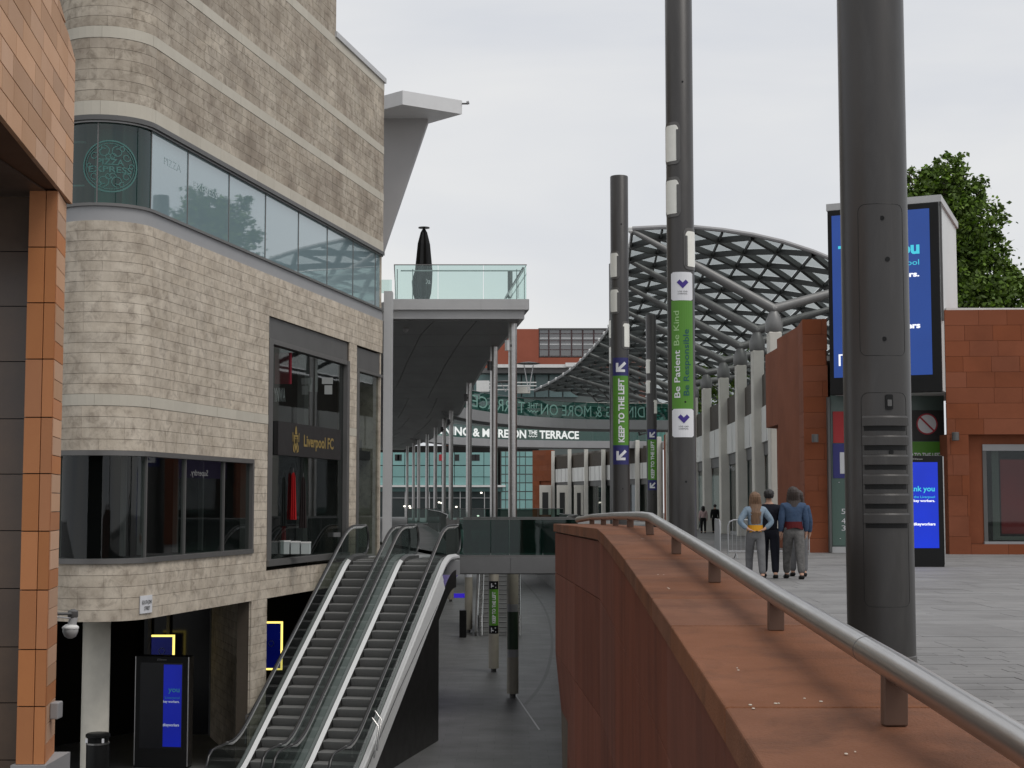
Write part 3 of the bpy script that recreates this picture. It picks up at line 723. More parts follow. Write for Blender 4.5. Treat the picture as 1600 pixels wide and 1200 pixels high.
# ribbon glazing upstairs
mull = [SL, -2.3, -1.35, -.02]+[sY(v) for v in (32.67, 34.95, 37.25, 39.6, 41.9, 44.2, 46.4)]+[SR]
for i, (a, c) in enumerate(zip(mull, mull[1:])):
    g = .012
    MB().add(*wallpiece(a+g, c-g, 7.52, 9.22, -.10, -.07)).build('window_pane', GL_GREEN if c <= 0.1 else GL_UP, sb, smooth=a < 0)
for a in mull[1:-1]:
    MB().add(*wallpiece(max(a-.014, SL), a+.014, 7.50, 9.24, -.09, -.055) if a > .02 else wallpiece(a-.014, a+.013, 7.5, 9.24, -.09, -.055)).build('mullion', FRAME, sb)
for z0, z1, o1, m_ in ((9.20, 9.30, .05, GREYD), (7.47, 7.53, .03, FRAME), (7.18, 7.47, -.02, GREYP), (9.16, 9.20, .0, STEELD)):
    for a, c in ((SL, 0), (0, SR)):
        MB().add(*wallpiece(a, c, z0, z1, -.3, o1)).build('window_trim', m_, sb, smooth=a < 0)
# restaurant inside: pale column, blinds, back wall
b = MB()
for a, c in ((.1, SR-.2),): b.add(*wallpiece(a, c, 7.2, 9.3, -.75, -.7))
b.build('window_blind', mat('pale_blind', (.42, .52, .53), .8, var=.2, stretch=(3, 3, .2), scale=3), sb)
q = sp(-1.1, -1.5); MB().lathe((q.x, q.y, 7.2), [(.28, 0), (.28, 2.1)], 20).build('interior_column', mat('teal_lit_column', (.35, .55, .5), .6), sb, smooth=True)
MB().hexa([(-12, 34, 7.2), (-7.3, 34.5, 7.2), (-7.3, 34.7, 7.2), (-12, 34.2, 7.2)], [(-12, 34, 9.3), (-7.3, 34.5, 9.3), (-7.3, 34.7, 9.3), (-12, 34.2, 9.3)]).build('interior_wall', DARK, sb)
for xx, yy in ((125, 222), (212, 227), (123, 290), (212, 293)):
    p = at(xx, yy, 32.2); MB().box(p.x-.12, p.x+.12, p.y, p.y+.05, p.z-.018, p.z+.018).build('shelf_light', LAMP if 0 else WHITE, sb)
# round etched emblem on the curved glass
PRINT = mat('etched_emblem', (.085, .19, .175), .6)
em = []
ec = at(166, 257, 30.05); ez = ec.z
def es(x): # s for photo column x near the curved corner
    best = min([SL+i*.01 for i in range(400)], key=lambda s: abs(800+F_PX*sp(s, -.06).x/sp(s, -.06).y*1.0-x)); return best
es0 = es(164)
def ep(a, c, o=-.062):
    q = sp(es0+a*1.12, o); return Vector((q.x, q.y, ez+c))
b = MB()
for r0, r1 in ((.50, .53), (.455, .468)):
    n = 56
    for i in range(n):
        t0 = 2*math.pi*i/n; t1 = 2*math.pi*(i+1)/n
        b.quad(ep(r0*math.cos(t0), r0*math.sin(t0)), ep(r1*math.cos(t0), r1*math.sin(t0)), ep(r1*math.cos(t1), r1*math.sin(t1)), ep(r0*math.cos(t1), r0*math.sin(t1)))
def swirl(cx_, cy_, r_, a0, turns, w=.018):
    n = 18; P = []
    for i in range(n+1):
        t = a0+turns*2*math.pi*i/n; rr = r_*(1-.6*i/n); P.append((cx_+rr*math.cos(t), cy_+rr*math.sin(t), t))
    for (x0, y0, t0), (x1, y1, t1) in zip(P, P[1:]):
        b.quad(ep(x0, y0), ep(x0+w*math.cos(t0), y0+w*math.sin(t0)), ep(x1+w*math.cos(t1), y1+w*math.sin(t1)), ep(x1, y1))
for sx in (-1, 1):
    for sy in (-1, 1):
        swirl(sx*.13, sy*.30, .11, math.pi/2*sy, sx*sy*1.1); swirl(sx*.30, sy*.20, .075, 0, -sx*sy*1.0); swirl(sx*.04, sy*.20, .06, 0, sx*1.0); swirl(sx*.22, sy*.36, .05, 1, sx*1.)
    swirl(sx*.40, .02, .05, 0, sx)
b.build('etched_emblem', PRINT, sb)
lay_text('etched_lettering', 'PIZZA', lambda a, c: ep(a, c+.03), .50, PRINT, sb, .02, .12, .5)
lay_text('etched_lettering', 'EXPRESS', lambda a, c: ep(a, c-.12), .82, PRINT, sb, .02, .12, .5)
FAINT = mat('faint_etching', (.42, .52, .54), .5)
def fp(Y0, z0): 
    s0 = sY(Y0)
    def f(a, c):
        q = sp(s0+a, -.066); return Vector((q.x, q.y, z0+c))
    return f
lay_text('etched_lettering', 'PIZZA', fp(31.5, 8.62), .85, FAINT, sb, .0, .16)
lay_text('etched_lettering', 'EXPRESS', fp(33.0, 8.42), 1.3, FAINT, sb, .0, .16)

# ribbon window lower
m2 = [SL, -2.2, -.02, sY(32.75), sY(34.85), sY(36.5)]
for a, c in zip(m2, m2[1:]):
    MB().add(*wallpiece(a+.02, c-.02, .50, 2.52, -.10, -.075)).build('window_pane', GL_SHOP, sb, smooth=a < 0)
for a in m2[1:-1]:
    MB().add(*wallpiece(a-.022, a+.0215, .5, 2.52, -.12, -.03)).build('mullion', FRAME, sb)
MB().add(*wallpiece(m2[-1]-.05, m2[-1]+.05, .40, 2.62, -.3, .012)).build('window_frame', FRAME, sb)
for z0, z1, o1 in ((2.52, 2.62, .02), (.40, .50, .04)):
    for a, c in ((SL, 0), (0, sY(36.5))): MB().add(*wallpiece(a, c, z0, z1, -.3, o1)).build('window_frame', FRAME, sb, smooth=a < 0)
lay_text('window_lettering', 'Superdry.', lambda a, c: Vector((*sp(sY(34.0)-a, -.07), 2.18+c)), .95, mat('faint_white_print', (.25, .25, .25), .5), sb, .0, .13)
# interiors: back walls, rails, garments
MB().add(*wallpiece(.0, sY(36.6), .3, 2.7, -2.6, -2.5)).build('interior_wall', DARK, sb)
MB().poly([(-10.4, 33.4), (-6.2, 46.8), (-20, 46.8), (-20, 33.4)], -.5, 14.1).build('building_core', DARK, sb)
MB().add(*wallpiece(SR-.12, SR-.02, -.7, 14.2, -4.5, -.04)).build('end_wall', STONE, sb)
for s_ in (.6, 1.4, 3.2, 4.6):
    MB().add(*wallpiece(s_, s_+.08, .5, 2.6, -.9, -.8)).build('display_post', GREYD, sb)
# tall shop window
wa, wb = sY(37.42), sY(43.75)
def fr(a, c, z0, z1, o1=.03, m_=FRAME, nm='window_frame', o0=-.25): MB().add(*wallpiece(a, c, z0, z1, o0, o1)).build(nm, m_, sb)
fr(wa, wb, 5.62, 6.16, -.06, GREYD, 'lintel_panel'); fr(wa, wa+.28, .15, 5.62, .02); fr(wb-.22, wb, .15, 5.62, .02); fr(wa, wb, .05, .20, .06); fr(wa+.28, wb-.22, 5.50, 5.62, .01)
MB().add(*wallpiece(wa+.29, wb-.23, .21, 5.49, -.13, -.10)).build('window_pane', GL_SHOP, sb)
sm = sY(40.85); fr(sm, sm+.35, .2, 5.5, -.3, GREYD, 'interior_post', -.5); fr(sm+.75, sm+1.2, .2, 5.5, -.4, DARK, 'interior_post', -.6)
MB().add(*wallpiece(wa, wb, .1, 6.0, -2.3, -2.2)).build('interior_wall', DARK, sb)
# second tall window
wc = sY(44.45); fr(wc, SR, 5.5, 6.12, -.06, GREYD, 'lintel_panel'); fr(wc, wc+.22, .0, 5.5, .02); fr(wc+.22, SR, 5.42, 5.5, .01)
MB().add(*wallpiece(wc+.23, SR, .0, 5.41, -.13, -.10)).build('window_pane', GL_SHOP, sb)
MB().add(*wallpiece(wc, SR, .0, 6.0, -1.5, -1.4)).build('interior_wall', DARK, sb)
for z0, z1 in ((2.9, 3.5),): fr(wc+.3, SR, z0, z1, -.6, GREYD, 'display_panel', -.7)
# sign board in the window
sg = thing('shop_sign', Vector((*sp(sY(40.4), -.05), 3.0)), 'black shop fascia board with gold crest and Liverpool FC lettering', 'sign')
s0, s1 = sY(38.1), sY(43.0); zt_, zb2 = at(436, 657, 38.1).z, at(436, 711, 38.1).z
MB().add(*wallpiece(s0, s1, 2.78, 3.62, -.40, -.02+ .03)).build('board', mat('sign_black', (.02, .018, .018), .5), sg)
def sgp(a, c, o=.016):
    q = sp(a, o); return Vector((q.x, q.y, c))
lay_text('lettering', 'Liverpool FC', lambda a, c: sgp(sY(39.95)+a, 3.06+c, .018), 2.45, GOLD, sg, .025, .29)
b = MB(); cs = sY(39.35)
def shp(P, dz=3.2): b.quad(*[sgp(cs+x, dz+y_, .02) for x, y_ in P])
shp([(-.17, .12), (-.13, -.16), (0, -.30), (.13, -.16), (.17, .12)]); shp([(-.05, .30), (-.09, .14), (.09, .14), (.05, .30), (0, .36)])
shp([(-.26, .18), (-.24, -.05), (-.20, -.05), (-.21, .18)]); shp([(.21, .18), (.20, -.05), (.24, -.05), (.26, .18)]); shp([(-.22, -.10), (-.2, -.30), (-.05, -.34), (-.14, -.2)]); shp([(.14, -.2), (.05, -.34), (.2, -.30), (.22, -.10)])
b.build('crest', GOLD, sg)
b = MB()
for k, (u0, v0, u1, v1) in enumerate([(-.09, .05, .09, .075), (-.02, -.15, .02, .04), (-.09, -.1, -.04, .02), (.05, -.08, .1, .03)]):
    b.quad(*[sgp(cs+x, 3.2+y_, .024) for x, y_ in ((u0, v0), (u1, v0), (u1, v1), (u0, v1))])
b.build('crest_detail', BLACK, sg)
# window display: posters, letters, garments, gift boxes
def card(nm, m_, x0, y0, x1, y1, D, lab, cat, th=.02):
    a, c = at(x0, y1, D), at(x1, y0, D); return MB().box(a.x, c.x, D, D+th, a.z, c.z).build(nm, m_, label=lab, cat=cat)
def garment(x0, x1, y0, y1, D, m_, lab, cat='garment'):
    """hanging cloth with folds on a hanger"""
    t = thing('hanging_garment', at((x0+x1)/2, y1, D), lab, cat)
    a = at(x0, y1, D); c = at(x1, y0, D); n = 14; A1 = []; B1 = []
    w = c.x-a.x
    for i in range(n+1):
        u = i/n; dp = .03*math.sin(u*21); A1.append((a.x+u*w, D+dp, a.z)); sh = abs(u-.5)*2; B1.append((lerp((a.x+c.x)/2, a.x+u*w, .55+.25*(1-sh)), D+dp*.6, c.z-.12*sh**2))
    MB().strip(A1, B1).build('cloth', m_, t, smooth=True)
    MB().tube([Vector(((a.x+c.x)/2, D, c.z-.02)), Vector(((a.x+c.x)/2, D, c.z+.1))], .008, 6).build('hanger_hook', STEELD, t)
DR = mat('dark_cloth', (.03, .022, .022), .9, var=.3); GR = mat('grey_cloth', (.10, .10, .10), .9, var=.3)
D1 = 39.4
card('poster', mat('dim_red_poster', (.20, .018, .03), .6), 429, 551, 456, 600, 39.2, 'plain dark red poster high inside the tall shop window', 'poster')
q0 = at(428, 627, 39.0)
ln = lay_text('window_letters', 'YNWA', lambda a, c: q0+Vector((a, 0, c)), .29, SIGNW, None, .02, .34, label='white YNWA letters inside the tall shop window', cat='lettering')
garment(452, 464, 738, 812, D1, REDC, 'bright red garment hanging in the tall shop window'); garment(436, 449, 742, 822, D1+.1, GR, 'grey garment left of the bright red one in the shop window')
garment(467, 480, 745, 825, D1+.1, DR, 'dark garment right of the bright red one in the shop window'); garment(438, 448, 815, 862, D1+.2, REDC, 'dark red garment low in the tall shop window')
for k, (x0, x1, nm) in enumerate(((438, 452, 'left'), (454, 468, 'middle'), (470, 484, 'right'))):
    a = at(x0, 866, 38.9); c = at(x1, 845+k, 38.9)
    t = MB().box(a.x, c.x, 38.9, 39.15, a.z, c.z).build('gift_box', mat('white_card', (.42, .46, .45), .6), bevel=.01, label=f'white gift box, {nm} of the three on the shop window floor', cat='box', group='white gift boxes in the shop window')
    MB().box(a.x-.004, c.x+.004, 38.895, 39.155, c.z-.03, c.z+.004).build('lid', WHITE, t)
card('poster', mat('pale_print', (.33, .34, .33), .6), 492, 562, 497, 612, 41.5, 'narrow pale print strip inside the tall shop window', 'poster'); 
for k, (x0, y0, x1, y1) in enumerate([(470, 590, 488, 612), (468, 565, 474, 600), (503, 590, 520, 600), (507, 602, 519, 616)]):
    card('poster', mat('pale_print', (.33, .34, .33), .6), x0, y0, x1, y1, 41.2, ['pale stepped print beside the red poster in the shop window', 'thin pale print by the red poster in the shop window', 'small pale strip print right of the interior post', 'small pale square print right of the interior post'][k], 'poster')
card('notice', mat('grey_print', (.2, .2, .2), .6), 520, 832, 532, 839, 42.8, 'small notice low in the right of the tall shop window', 'notice')
# pier running down to the lower street
A0 = Vector((*sp(sY(36.5), -.03),)); A1_ = Vector((-8.05, 41.7)); d_ = (A1_-A0).normalized(); nn = Vector((-d_.y, d_.x))
zl = fill(LOW, -.72); items = []
b = MB()
for z0, z1 in zip(zl, zl[1:]):
    s = 0; T = (A1_-A0).length
    while s < T-.01:
        e = min(T, s+R.choice([.5, .62, .7]));  e = T if T-e < .25 else e
        a = A0+d_*(s+.004)+nn*.03; c = A0+d_*(e-.004)+nn*.03; a2 = a-nn*.03; c2 = c-nn*.03
        items.append(([Vector((*p, z)) for z in (z0+.004, z1-.004) for p in (a, c, c2, a2)], [(1, 0, 4, 5), (4, 7, 6, 5), (0, 3, 7, 4), (1, 5, 6, 2)])); s = e
pieces('pier_stone', items, STONE, sb, 90, key=ky)
g_ = Vector((A0.x, A0.y)); 
MB().poly([A0, sp(sY(37.5), -.03), (-6.9, 41.9), A1_][::-1], LOW, -.72).build('pier_core', JOINT, sb)
# shop fronts set back at the lower street, dark
MB().poly([(-14, 43.5), (-7.2, 43.5), (-4.4, 47), (-4.5, 47.3), (-7.3, 43.8), (-14, 43.8)], LOW, -.72).build('ground_floor_wall', DARK, sb)
MB().poly([(-16, 33.5), (-9.6, 43.6), (-9.9, 43.7), (-16.3, 33.8)], LOW, -.72).build('ground_floor_wall', DARK, sb)
for xx in (233, 330, 262): 
    p = at(xx, 1000, 42); MB().box(p.x-.04, p.x+.04, 42, 42.1, LOW, -.8).build('shopfront_post', GREYD, sb)
MB().box(at(225, 1000, 42.2).x, at(335, 1000, 42.2).x, 42.2, 42.24, LOW, -.9).build('shopfront_glass', mat('black_glass', (.008, .008, .009), .12, spec=.35), sb)
# street name plate
sn = thing('street_sign', at(232, 945, 30.6), 'white street name plate reading SOUTH JOHN STREET on the stone corner', 'sign')
z0s, z1s = at(232, 960, 30.5).z, at(232, 932, 30.5).z; sa, sc2 = es(219), sY(at(245, 900, 31.25).y)
MB().add(*wallpiece(-.27, .20, z0s, z1s, .01, .028)).build('plate', SIGNW, sn)
lay_text('lettering', 'SOUTH JOHN', lambda a, c: Vector((*sp(-.03+a, .034), lerp(z0s, z1s, .52)+c)), .38, BLACK, sn, .01, .075, .5)
lay_text('lettering', 'STREET', lambda a, c: Vector((*sp(-.03+a, .034), lerp(z0s, z1s, .18)+c)), .23, BLACK, sn, .01, .075, .5)
# white round column and bin below the corner
p = at(151, 1000, 32.0); cl = thing('round_column', (p.x, 32, LOW), 'pale round column under the rounded stone corner', 'column')
MB().lathe((p.x, 32, LOW), [(.28, 0), (.28, 3.93)], 32).build('shaft', mat('cream_render', (.80, .76, .66), .6, var=.2, dirt=.15), cl, smooth=True)
MB().lathe((p.x, 32, LOW), [(.31, 0), (.31, .12), (.285, .15)], 32).build('base_ring', STEELD, cl, smooth=True)
p = at(153, 1150, 30.6); tb = thing('litter_bin', (p.x, 30.6, LOW), 'black round litter bin in front of the pale column', 'bin')
zt = at(153, 1146, 30.6).z
MB().lathe((p.x, 30.6, LOW), [(.20, 0), (.215, .05), (.22, zt-LOW-.22), (.215, zt-LOW-.2)], 24).build('body', BLACK, tb, smooth=True)
MB().lathe((p.x, 30.6, zt-.2), [(.225, 0), (.225, .03)], 24).build('steel_band', STEEL, tb, smooth=True)
MB().lathe((p.x, 30.6, zt-.17), [(.20, 0), (.21, .1), (.235, .11), (.235, .16), (.2, .18)], 24).build('hood', BLACK, tb, smooth=True)
for dx in (-.16, .16): MB().box(p.x+dx-.02, p.x+dx+.02, 30.36, 30.39, zt-.15, zt-.07).build('label_plate', SIGNW, tb)
# digital kiosks
def kiosk(x0, x1, ytop, D, zbase, yaw, lab, scr, dim, txtm):
    a = at(x0, 785, D).x; c = at(x1, 785, D).x; w = c-a; cx_ = (a+c)/2; H = 2.62
    t = thing('digital_kiosk', (cx_, D, zbase), lab, 'kiosk'); o = Vector((cx_, D, zbase))
    rot = Matrix.Rotation(yaw, 3, 'Z')
    def w_(x, y, z): return o+rot@Vector((x, y, z))
    def bx(x_0, x_1, y0, y1, z0, z1): return MB().hexa([w_(x_0, y0, z0), w_(x_1, y0, z0), w_(x_1, y1, z0), w_(x_0, y1, z0)], [w_(x_0, y0, z1), w_(x_1, y0, z1), w_(x_1, y1, z1), w_(x_0, y1, z1)])
    bx(-w/2, w/2, 0, .32, 0, H).build('housing', BLACK, t, bevel=.015)
    bx(-w/2-.025, -w/2, .03, .29, .05, H-.02).build('side_trim', STEEL, t); bx(w/2, w/2+.025, -.01, .29, .05, H-.02).build('side_trim', STEEL, t)
    s = bx(-w/2+.12, w/2-.12, -.006, 0, .45, H-.16).build('screen', mat('unlit_screen', (.004, .004, .008), .2) if dim else scr, t)
    if dim: bx(w/2-.60, w/2-.15, -.010, -.007, .5, H-.2).build('lit_area', scr, s)
    f = lambda x, z: (lambda a_, c_: w_(x+a_, -.012, z+c_))
    CY, SW = (CYAND, SCWD) if dim else (CYAN, SCW)
    lay_text('lettering', 'you' if dim else 'Thank you', f(w/2-.20-(.28 if dim else .78), 1.78), .28 if dim else .78, CY, s, .02, .12)
    lay_text('lettering', 'Liverpool' if dim else 'to the Liverpool', f(w/2-.20-(.36 if dim else .60), 1.62), .36 if dim else .60, CY, s, .0, .055)
    lay_text('lettering', 'key workers.', f(w/2-.20-(.40 if dim else .50), 1.53), .40 if dim else .50, SW, s, .03, .055)
    lay_text('lettering', '#keyworkers', f(w/2-.20-(.40 if dim else .52), .98), .40 if dim else .52, SW, s, .03, .065)
    lay_text('lettering', 'JCDecaux', f(-.12, H-.1), .24, mat('grey_ink', (.35, .35, .35), .5), t, .01, .035)
    return t
kiosk(215, 300, 1030, 36.9, LOW, -.15, 'black digital kiosk with a dim blue screen in the shade below the stone building', emit('kiosk_lit_navy', (.002, .010, .30), .7, .3), 1, None)
kiosk(1396, 1474, 710, 36.2, gz(36.2), .0, 'black digital kiosk with a bright blue screen standing on the plaza', SCR2, 0, None)
# yellow lit poster frames in the shops below
for (x0, y0, x1, y1, D, lab) in ((236, 995, 270, 1045, 41.5, 'yellow lit frame round a navy poster above the dim kiosk'), (408, 974, 439, 1044, 43.0, 'yellow lit frame round a blue poster right of the stone pier')):
    a = at(x0, y1, D); c = at(x1, y0, D); t = thing('lit_poster', ((a.x+c.x)/2, D, a.z), lab, 'poster', 'yellow lit poster frames')
    MB().box(a.x, c.x, D, D+.05, a.z, c.z).build('panel', SCR3, t)
    g = .05
    for q in ((a.x, c.x, c.z, c.z+g), (a.x, c.x, a.z-g, a.z), (c.x, c.x+g, a.z-g, c.z+g)): MB().box(q[0], q[1], D-.02, D+.04, q[2], q[3]).build('light_edge', YEL, t)
    n_ = 14; rr = .07; cx_, cz_ = (a.x+c.x)/2, lerp(a.z, c.z, .55); b = MB()
    for i in range(n_):
        t0 = 6.283*i/n_; t1 = 6.283*(i+1)/n_; b.quad(*[(cx_+r_*math.cos(tt), D-.01, cz_+r_*math.sin(tt)) for r_, tt in ((rr, t0), (rr+.02, t0), (rr+.02, t1), (rr, t1))])
    b.build('ring_mark', mat('poster_mark', (.3, .35, .6), .5), t)
# ================================================================== escalators
E0 = Vector((at(545, 822, 43.0).x, 43.0)); ED = Vector((-FM, -1)).normalized(); ER = Vector((-ED.y, ED.x)); ER = Vector((fd.y, -fd.x))
def ep3(l, r, z):
    q = E0+ER*l+ED*r; return Vector((q.x, q.y, z))
T30 = math.tan(math.radians(30)); RUN = -LOW/T30
def fl(r):
    """escalator floor line"""
    if r < 0: return 0.0
    if r > RUN: return LOW
    return -r*T30
def fls(r):   # rounded at both ends
    s = 0; n = 7
    for i in range(n): s += fl(r+(i-3)*.16)
    return s/n
rs = [-1.55, -1.2, -.8, -.5, -.3, -.1, .1, .3, .5, .8]+[1.2+i*.6 for i in range(11)]+[7.5, 7.8, 8.0, 8.2, 8.4, 8.7, 9.0, 9.3]
def hand(l):
    P = [ep3(l, -1.35, .13), ep3(l, -1.62, .15), ep3(l, -1.80, .26), ep3(l, -1.88, .5), ep3(l, -1.84, .72), ep3(l, -1.74, .88), ep3(l, -1.6, .945)]
    P += [ep3(l, r, fls(r)+.95) for r in rs[1:]]
    zz_ = LOW
    P += [ep3(l, 9.55, zz_+.93), ep3(l, 9.75, zz_+.82), ep3(l, 9.86, zz_+.6), ep3(l, 9.84, zz_+.35), ep3(l, 9.65, zz_+.16), ep3(l, 9.3, zz_+.12)]
    return P
step_me = None
for base, nm in ((0.0, 'left'), (1.5, 'right')):
    t = thing('escalator', ep3(base+.6, 4, LOW), {'left': 'left hand escalator beside the stone shopfront, rising to the upper walkway', 'right': 'right hand escalator with silver outer skirting, rising to the upper walkway'}[nm], 'escalator', 'pair of escalators')
    W = 1.24
    for l in (0, W):
        hr = MB().tube(hand(base+l), .036, 12, flat=.75).build('handrail', RUBBER, t, smooth=True)
        MB().tube([p-Vector((0, 0, .055)) if 6 < i < 32 else p.lerp(ep3(base+l, 0 if i < 10 else 8.6, p.z), .02) for i, p in enumerate(hand(base+l))][6:33], .036, 8).build('rail_guide', BRITE, hr, smooth=True)
        a = []; c = []
        for r in [-1.85, -1.8, -1.7]+rs+[9.5, 9.7, 9.82]:
            lo = fls(r)+.14; hi = fls(r)+.93
            if r < -1.6: k = (r+1.88)/.28; lo = lerp(.42, .14, max(0, k)**.5); hi = lerp(.6, .93, max(0, k)**.5)
            if r > 9.45: k = (9.86-r)/.4; lo = LOW+lerp(.42, .14, max(0, k)**.5); hi = LOW+lerp(.55, .93, max(0, k)**.5)
            a.append(ep3(base+l, r, lo)); c.append(ep3(base+l, r, hi))
        MB().strip(a, c).build('glass_panel', GL_ESC, t)
    # decks: bright inner deck each side, grey outer deck
    def ribbon(l0, l1, up0, up1, m_, nm2, r0=-1.3, r1=9.2):
        rr = [r0]+[r for r in rs if r0 < r < r1]+[r1]
        A_ = [ep3(base+l0, r, fls(r)+up0) for r in rr]; B_ = [ep3(base+l1, r, fls(r)+up1) for r in rr]
        b = MB(); b.strip(A_, B_); b.strip([p-Vector((0, 0, .05)) for p in A_], [p-Vector((0, 0, .05)) for p in B_]); b.strip(B_, [p-Vector((0, 0, .05)) for p in B_]); b.strip([p-Vector((0, 0, .05)) for p in A_], A_)
        return b.build(nm2, m_, t)
    ribbon(.01, .105, .15, .10, ALU, 'inner_deck', .1, 8.6); ribbon(W-.105, W-.01, .10, .15, ALU, 'inner_deck', .1, 8.6)
    ribbon(.01, .105, .149, .099, STEELD, 'landing_deck', -1.3, .1); ribbon(-.13, -.01, .09, .15, GREYL, 'outer_deck'); ribbon(W+.01, W+.13, .15, .09, GREYL, 'outer_deck')
    # skirts
    for l in (.11, W-.11):
        rr = rs
        MB().strip([ep3(base+l, r, fls(r)-.25) for r in rr], [ep3(base+l, r, fls(r)+.10) for r in rr]).build('skirt', STEELD, t)
    # steps
    sw = W-.24
    for i in range(26):
        r0 = -.75+i*.346; z0 = fls(r0+.2)
        if z0 < LOW+.01 and r0 > RUN+.9: break
        b = MB(); pr = [(0, 0), (.385, 0), (.40, -.012), (.396, -.05), (.37, -.13), (.33, -.205), (0, -.205)]
        L0 = base+.12; L1 = base+.12+sw
        b.hexa([ep3(L0, r0+u, z0+v) for u, v in pr], [ep3(L1, r0+u, z0+v) for u, v in pr])
        s = b.build('step', mat('step_aluminium', (.20, .20, .195), .5, metal=.1, var=.2, stretch=(14, 1, 1), scale=4), t, smooth=True)
    MB().hexa([ep3(base+.12, -.76, .006), ep3(base+W-.12, -.76, .006), ep3(base+W-.12, -2.2, .006), ep3(base+.12, -2.2, .006)], [ep3(base+.12, -.76, .02), ep3(base+W-.12, -.76, .02), ep3(base+W-.12, -2.2, .02), ep3(base+.12, -2.2, .02)]).build('comb_plate', STEEL, t)
    if nm == 'right':
        # silver outer skirting in two strips, dark truss side with its panel joint
        for u0, u1, o in ((.13, -.06, .13), (-.075, -.27, .17)):
            rr = [.75]+[r for r in rs if r > .78]; b = MB()
            F1 = [ep3(base+W+o, r, fls(r)+u0) for r in rr]; F2 = [ep3(base+W+o+.05, r, fls(r)+u1) for r in rr]
            b.strip(F2, F1); b.strip(F1, [p-Vector((.05, 0, 0)) for p in F1]); b.build('outer_skirting', ALU, t)
        rr = [-.6]+[r for r in rs if r > -.55 and r < 1.3]+[1.39, 1.4]+[r for r in rs if r > 1.5]
        A_ = [ep3(base+W+.20, r, LOW if r > 1.395 else min(-.43, fls(r)-.75)) for r in rr]; B_ = [ep3(base+W+.20, r, fls(r)-.27) for r in rr]
        b = MB(); b.strip(A_, B_); b.build('truss_side_panel', mat('black_gloss_panel', (.014, .013, .012), .35, var=.3, spec=.35), t)
        b = MB(); b.hexa([ep3(base+W+.19, 1.4, LOW), ep3(base-1.6, 1.4, LOW), ep3(base-1.6, 1.3, LOW), ep3(base+W+.19, 1.3, LOW)], [ep3(base+W+.19, 1.4, -1.3), ep3(base-1.6, 1.4, -1.3), ep3(base-1.6, 1.3, -1.3), ep3(base+W+.19, 1.3, -1.3)]); b.build('truss_end_panel', BLACK, t)
        b = MB(); b.tube([ep3(base+W+.206, 8.4, LOW), ep3(base+W+.206, 5.2, LOW+1.75), ep3(base+W+.206, 1.5, LOW+3.55)], .009, 5); b.build('panel_joint', STEELD, t)
        # traffic guards near the bottom
        for dr in (0, .22):
            MB().tube([ep3(base+W+.12, 6.9+dr, fls(6.9+dr)+.82), ep3(base+W+.30, 7.0+dr, fls(7.0+dr)+.7), ep3(base+W+.26, 7.2+dr, fls(7.2+dr)+.15)], .018, 8).build('guard_bracket', STEEL, t, smooth=True)
    else:
        MB().tube([ep3(base-.02, 6.9, fls(6.9)+.8), ep3(base-.22, 7.0, fls(7.0)+.7), ep3(base-.16, 7.2, fls(7.2)+.2)], .02, 8).build('guard_bracket', GREYD, t, smooth=True)
        A_ = [ep3(-.13, r, LOW) for r in rs]; B_ = [ep3(-.13, r, fls(r)+.02) for r in rs]; MB().strip(B_, A_).build('truss_side_panel', BLACK, t)

# ================================================================== upper walkway, landing and bridge at plaza level
WE = [(-1.9, 45), (-2.5, 60), (-3.7, 80), (-5.7, 105), (-9, 140), (-12, 172)]
land = MB(); q = [ep3(-.3, -.78, 0), ep3(3.0, -.78, 0)]
land.poly([(q[0].x, q[0].y), (q[1].x, q[1].y), (-1.9, 45.0), (-1.9, 48), (-4.2, 48)], -.42, -.012)
land.build('walkway_landing', GREYP, kind='structure')
b = MB(); b.poly([(x, y) for x, y in WE]+[(-30, 172), (-20, 100), (-12, 60), (-4.3, 48.01), (-1.95, 48.01)], -.45, -.012); b.build('upper_walkway', STREET, kind='structure')
br = thing('footbridge', (0, 47, 0), 'grey plaza level footbridge with green tinted glass balustrade beyond the escalators', 'bridge')
MB().poly([(-1.9, 45.05), (1.9, 45.05), (1.9, 49), (-1.9, 49)], -.43, -.016).build('deck', GREYD, br)
for x0, x1 in ((-1.9, -.05), (-.04, 1.9)): MB().box(x0, x1, 45.0, 45.05, -.46, -.0).build('fascia_panel', mat('mid_grey_fascia', (.16, .16, .16), .5, var=.2), br)
MB().box(-1.9, 1.9, 45.3, 48.8, -.50, -.44).build('soffit', SOFFIT, br)
gx = [-1.55, -.62, -.08, .9, 1.9]
for a, c in zip(gx, gx[1:]):
    MB().box(a+.01, c-.01, 45.06, 45.075, .0, 1.10).build('glass_panel', GL_DARK, br)
MB().box(-1.55, 1.9, 45.05, 45.09, 1.10, 1.13).build('top_rail', STEELD, br)
MB().box(-1.55, 1.9, 45.055, 45.085, 0, .07).build('bottom_rail', STEELD, br)
for x in (-1.62, -1.9): MB().box(x, x+.07, 44.98, 45.12, -.42, 1.15).build('end_post', GREYD, br)
MB().box(-1.83, -1.62, 45.0, 45.03, .0, 1.1).build('end_panel', GREYD, br)
for a, c in zip(gx, gx[1:]): MB().box(a+.01, c-.01, 48.9, 48.915, .0, 1.10).build('glass_panel', GL_DARK, br)
MB().box(-1.55, 1.9, 48.89, 48.93, 1.10, 1.14).build('top_rail', STEELD, br)
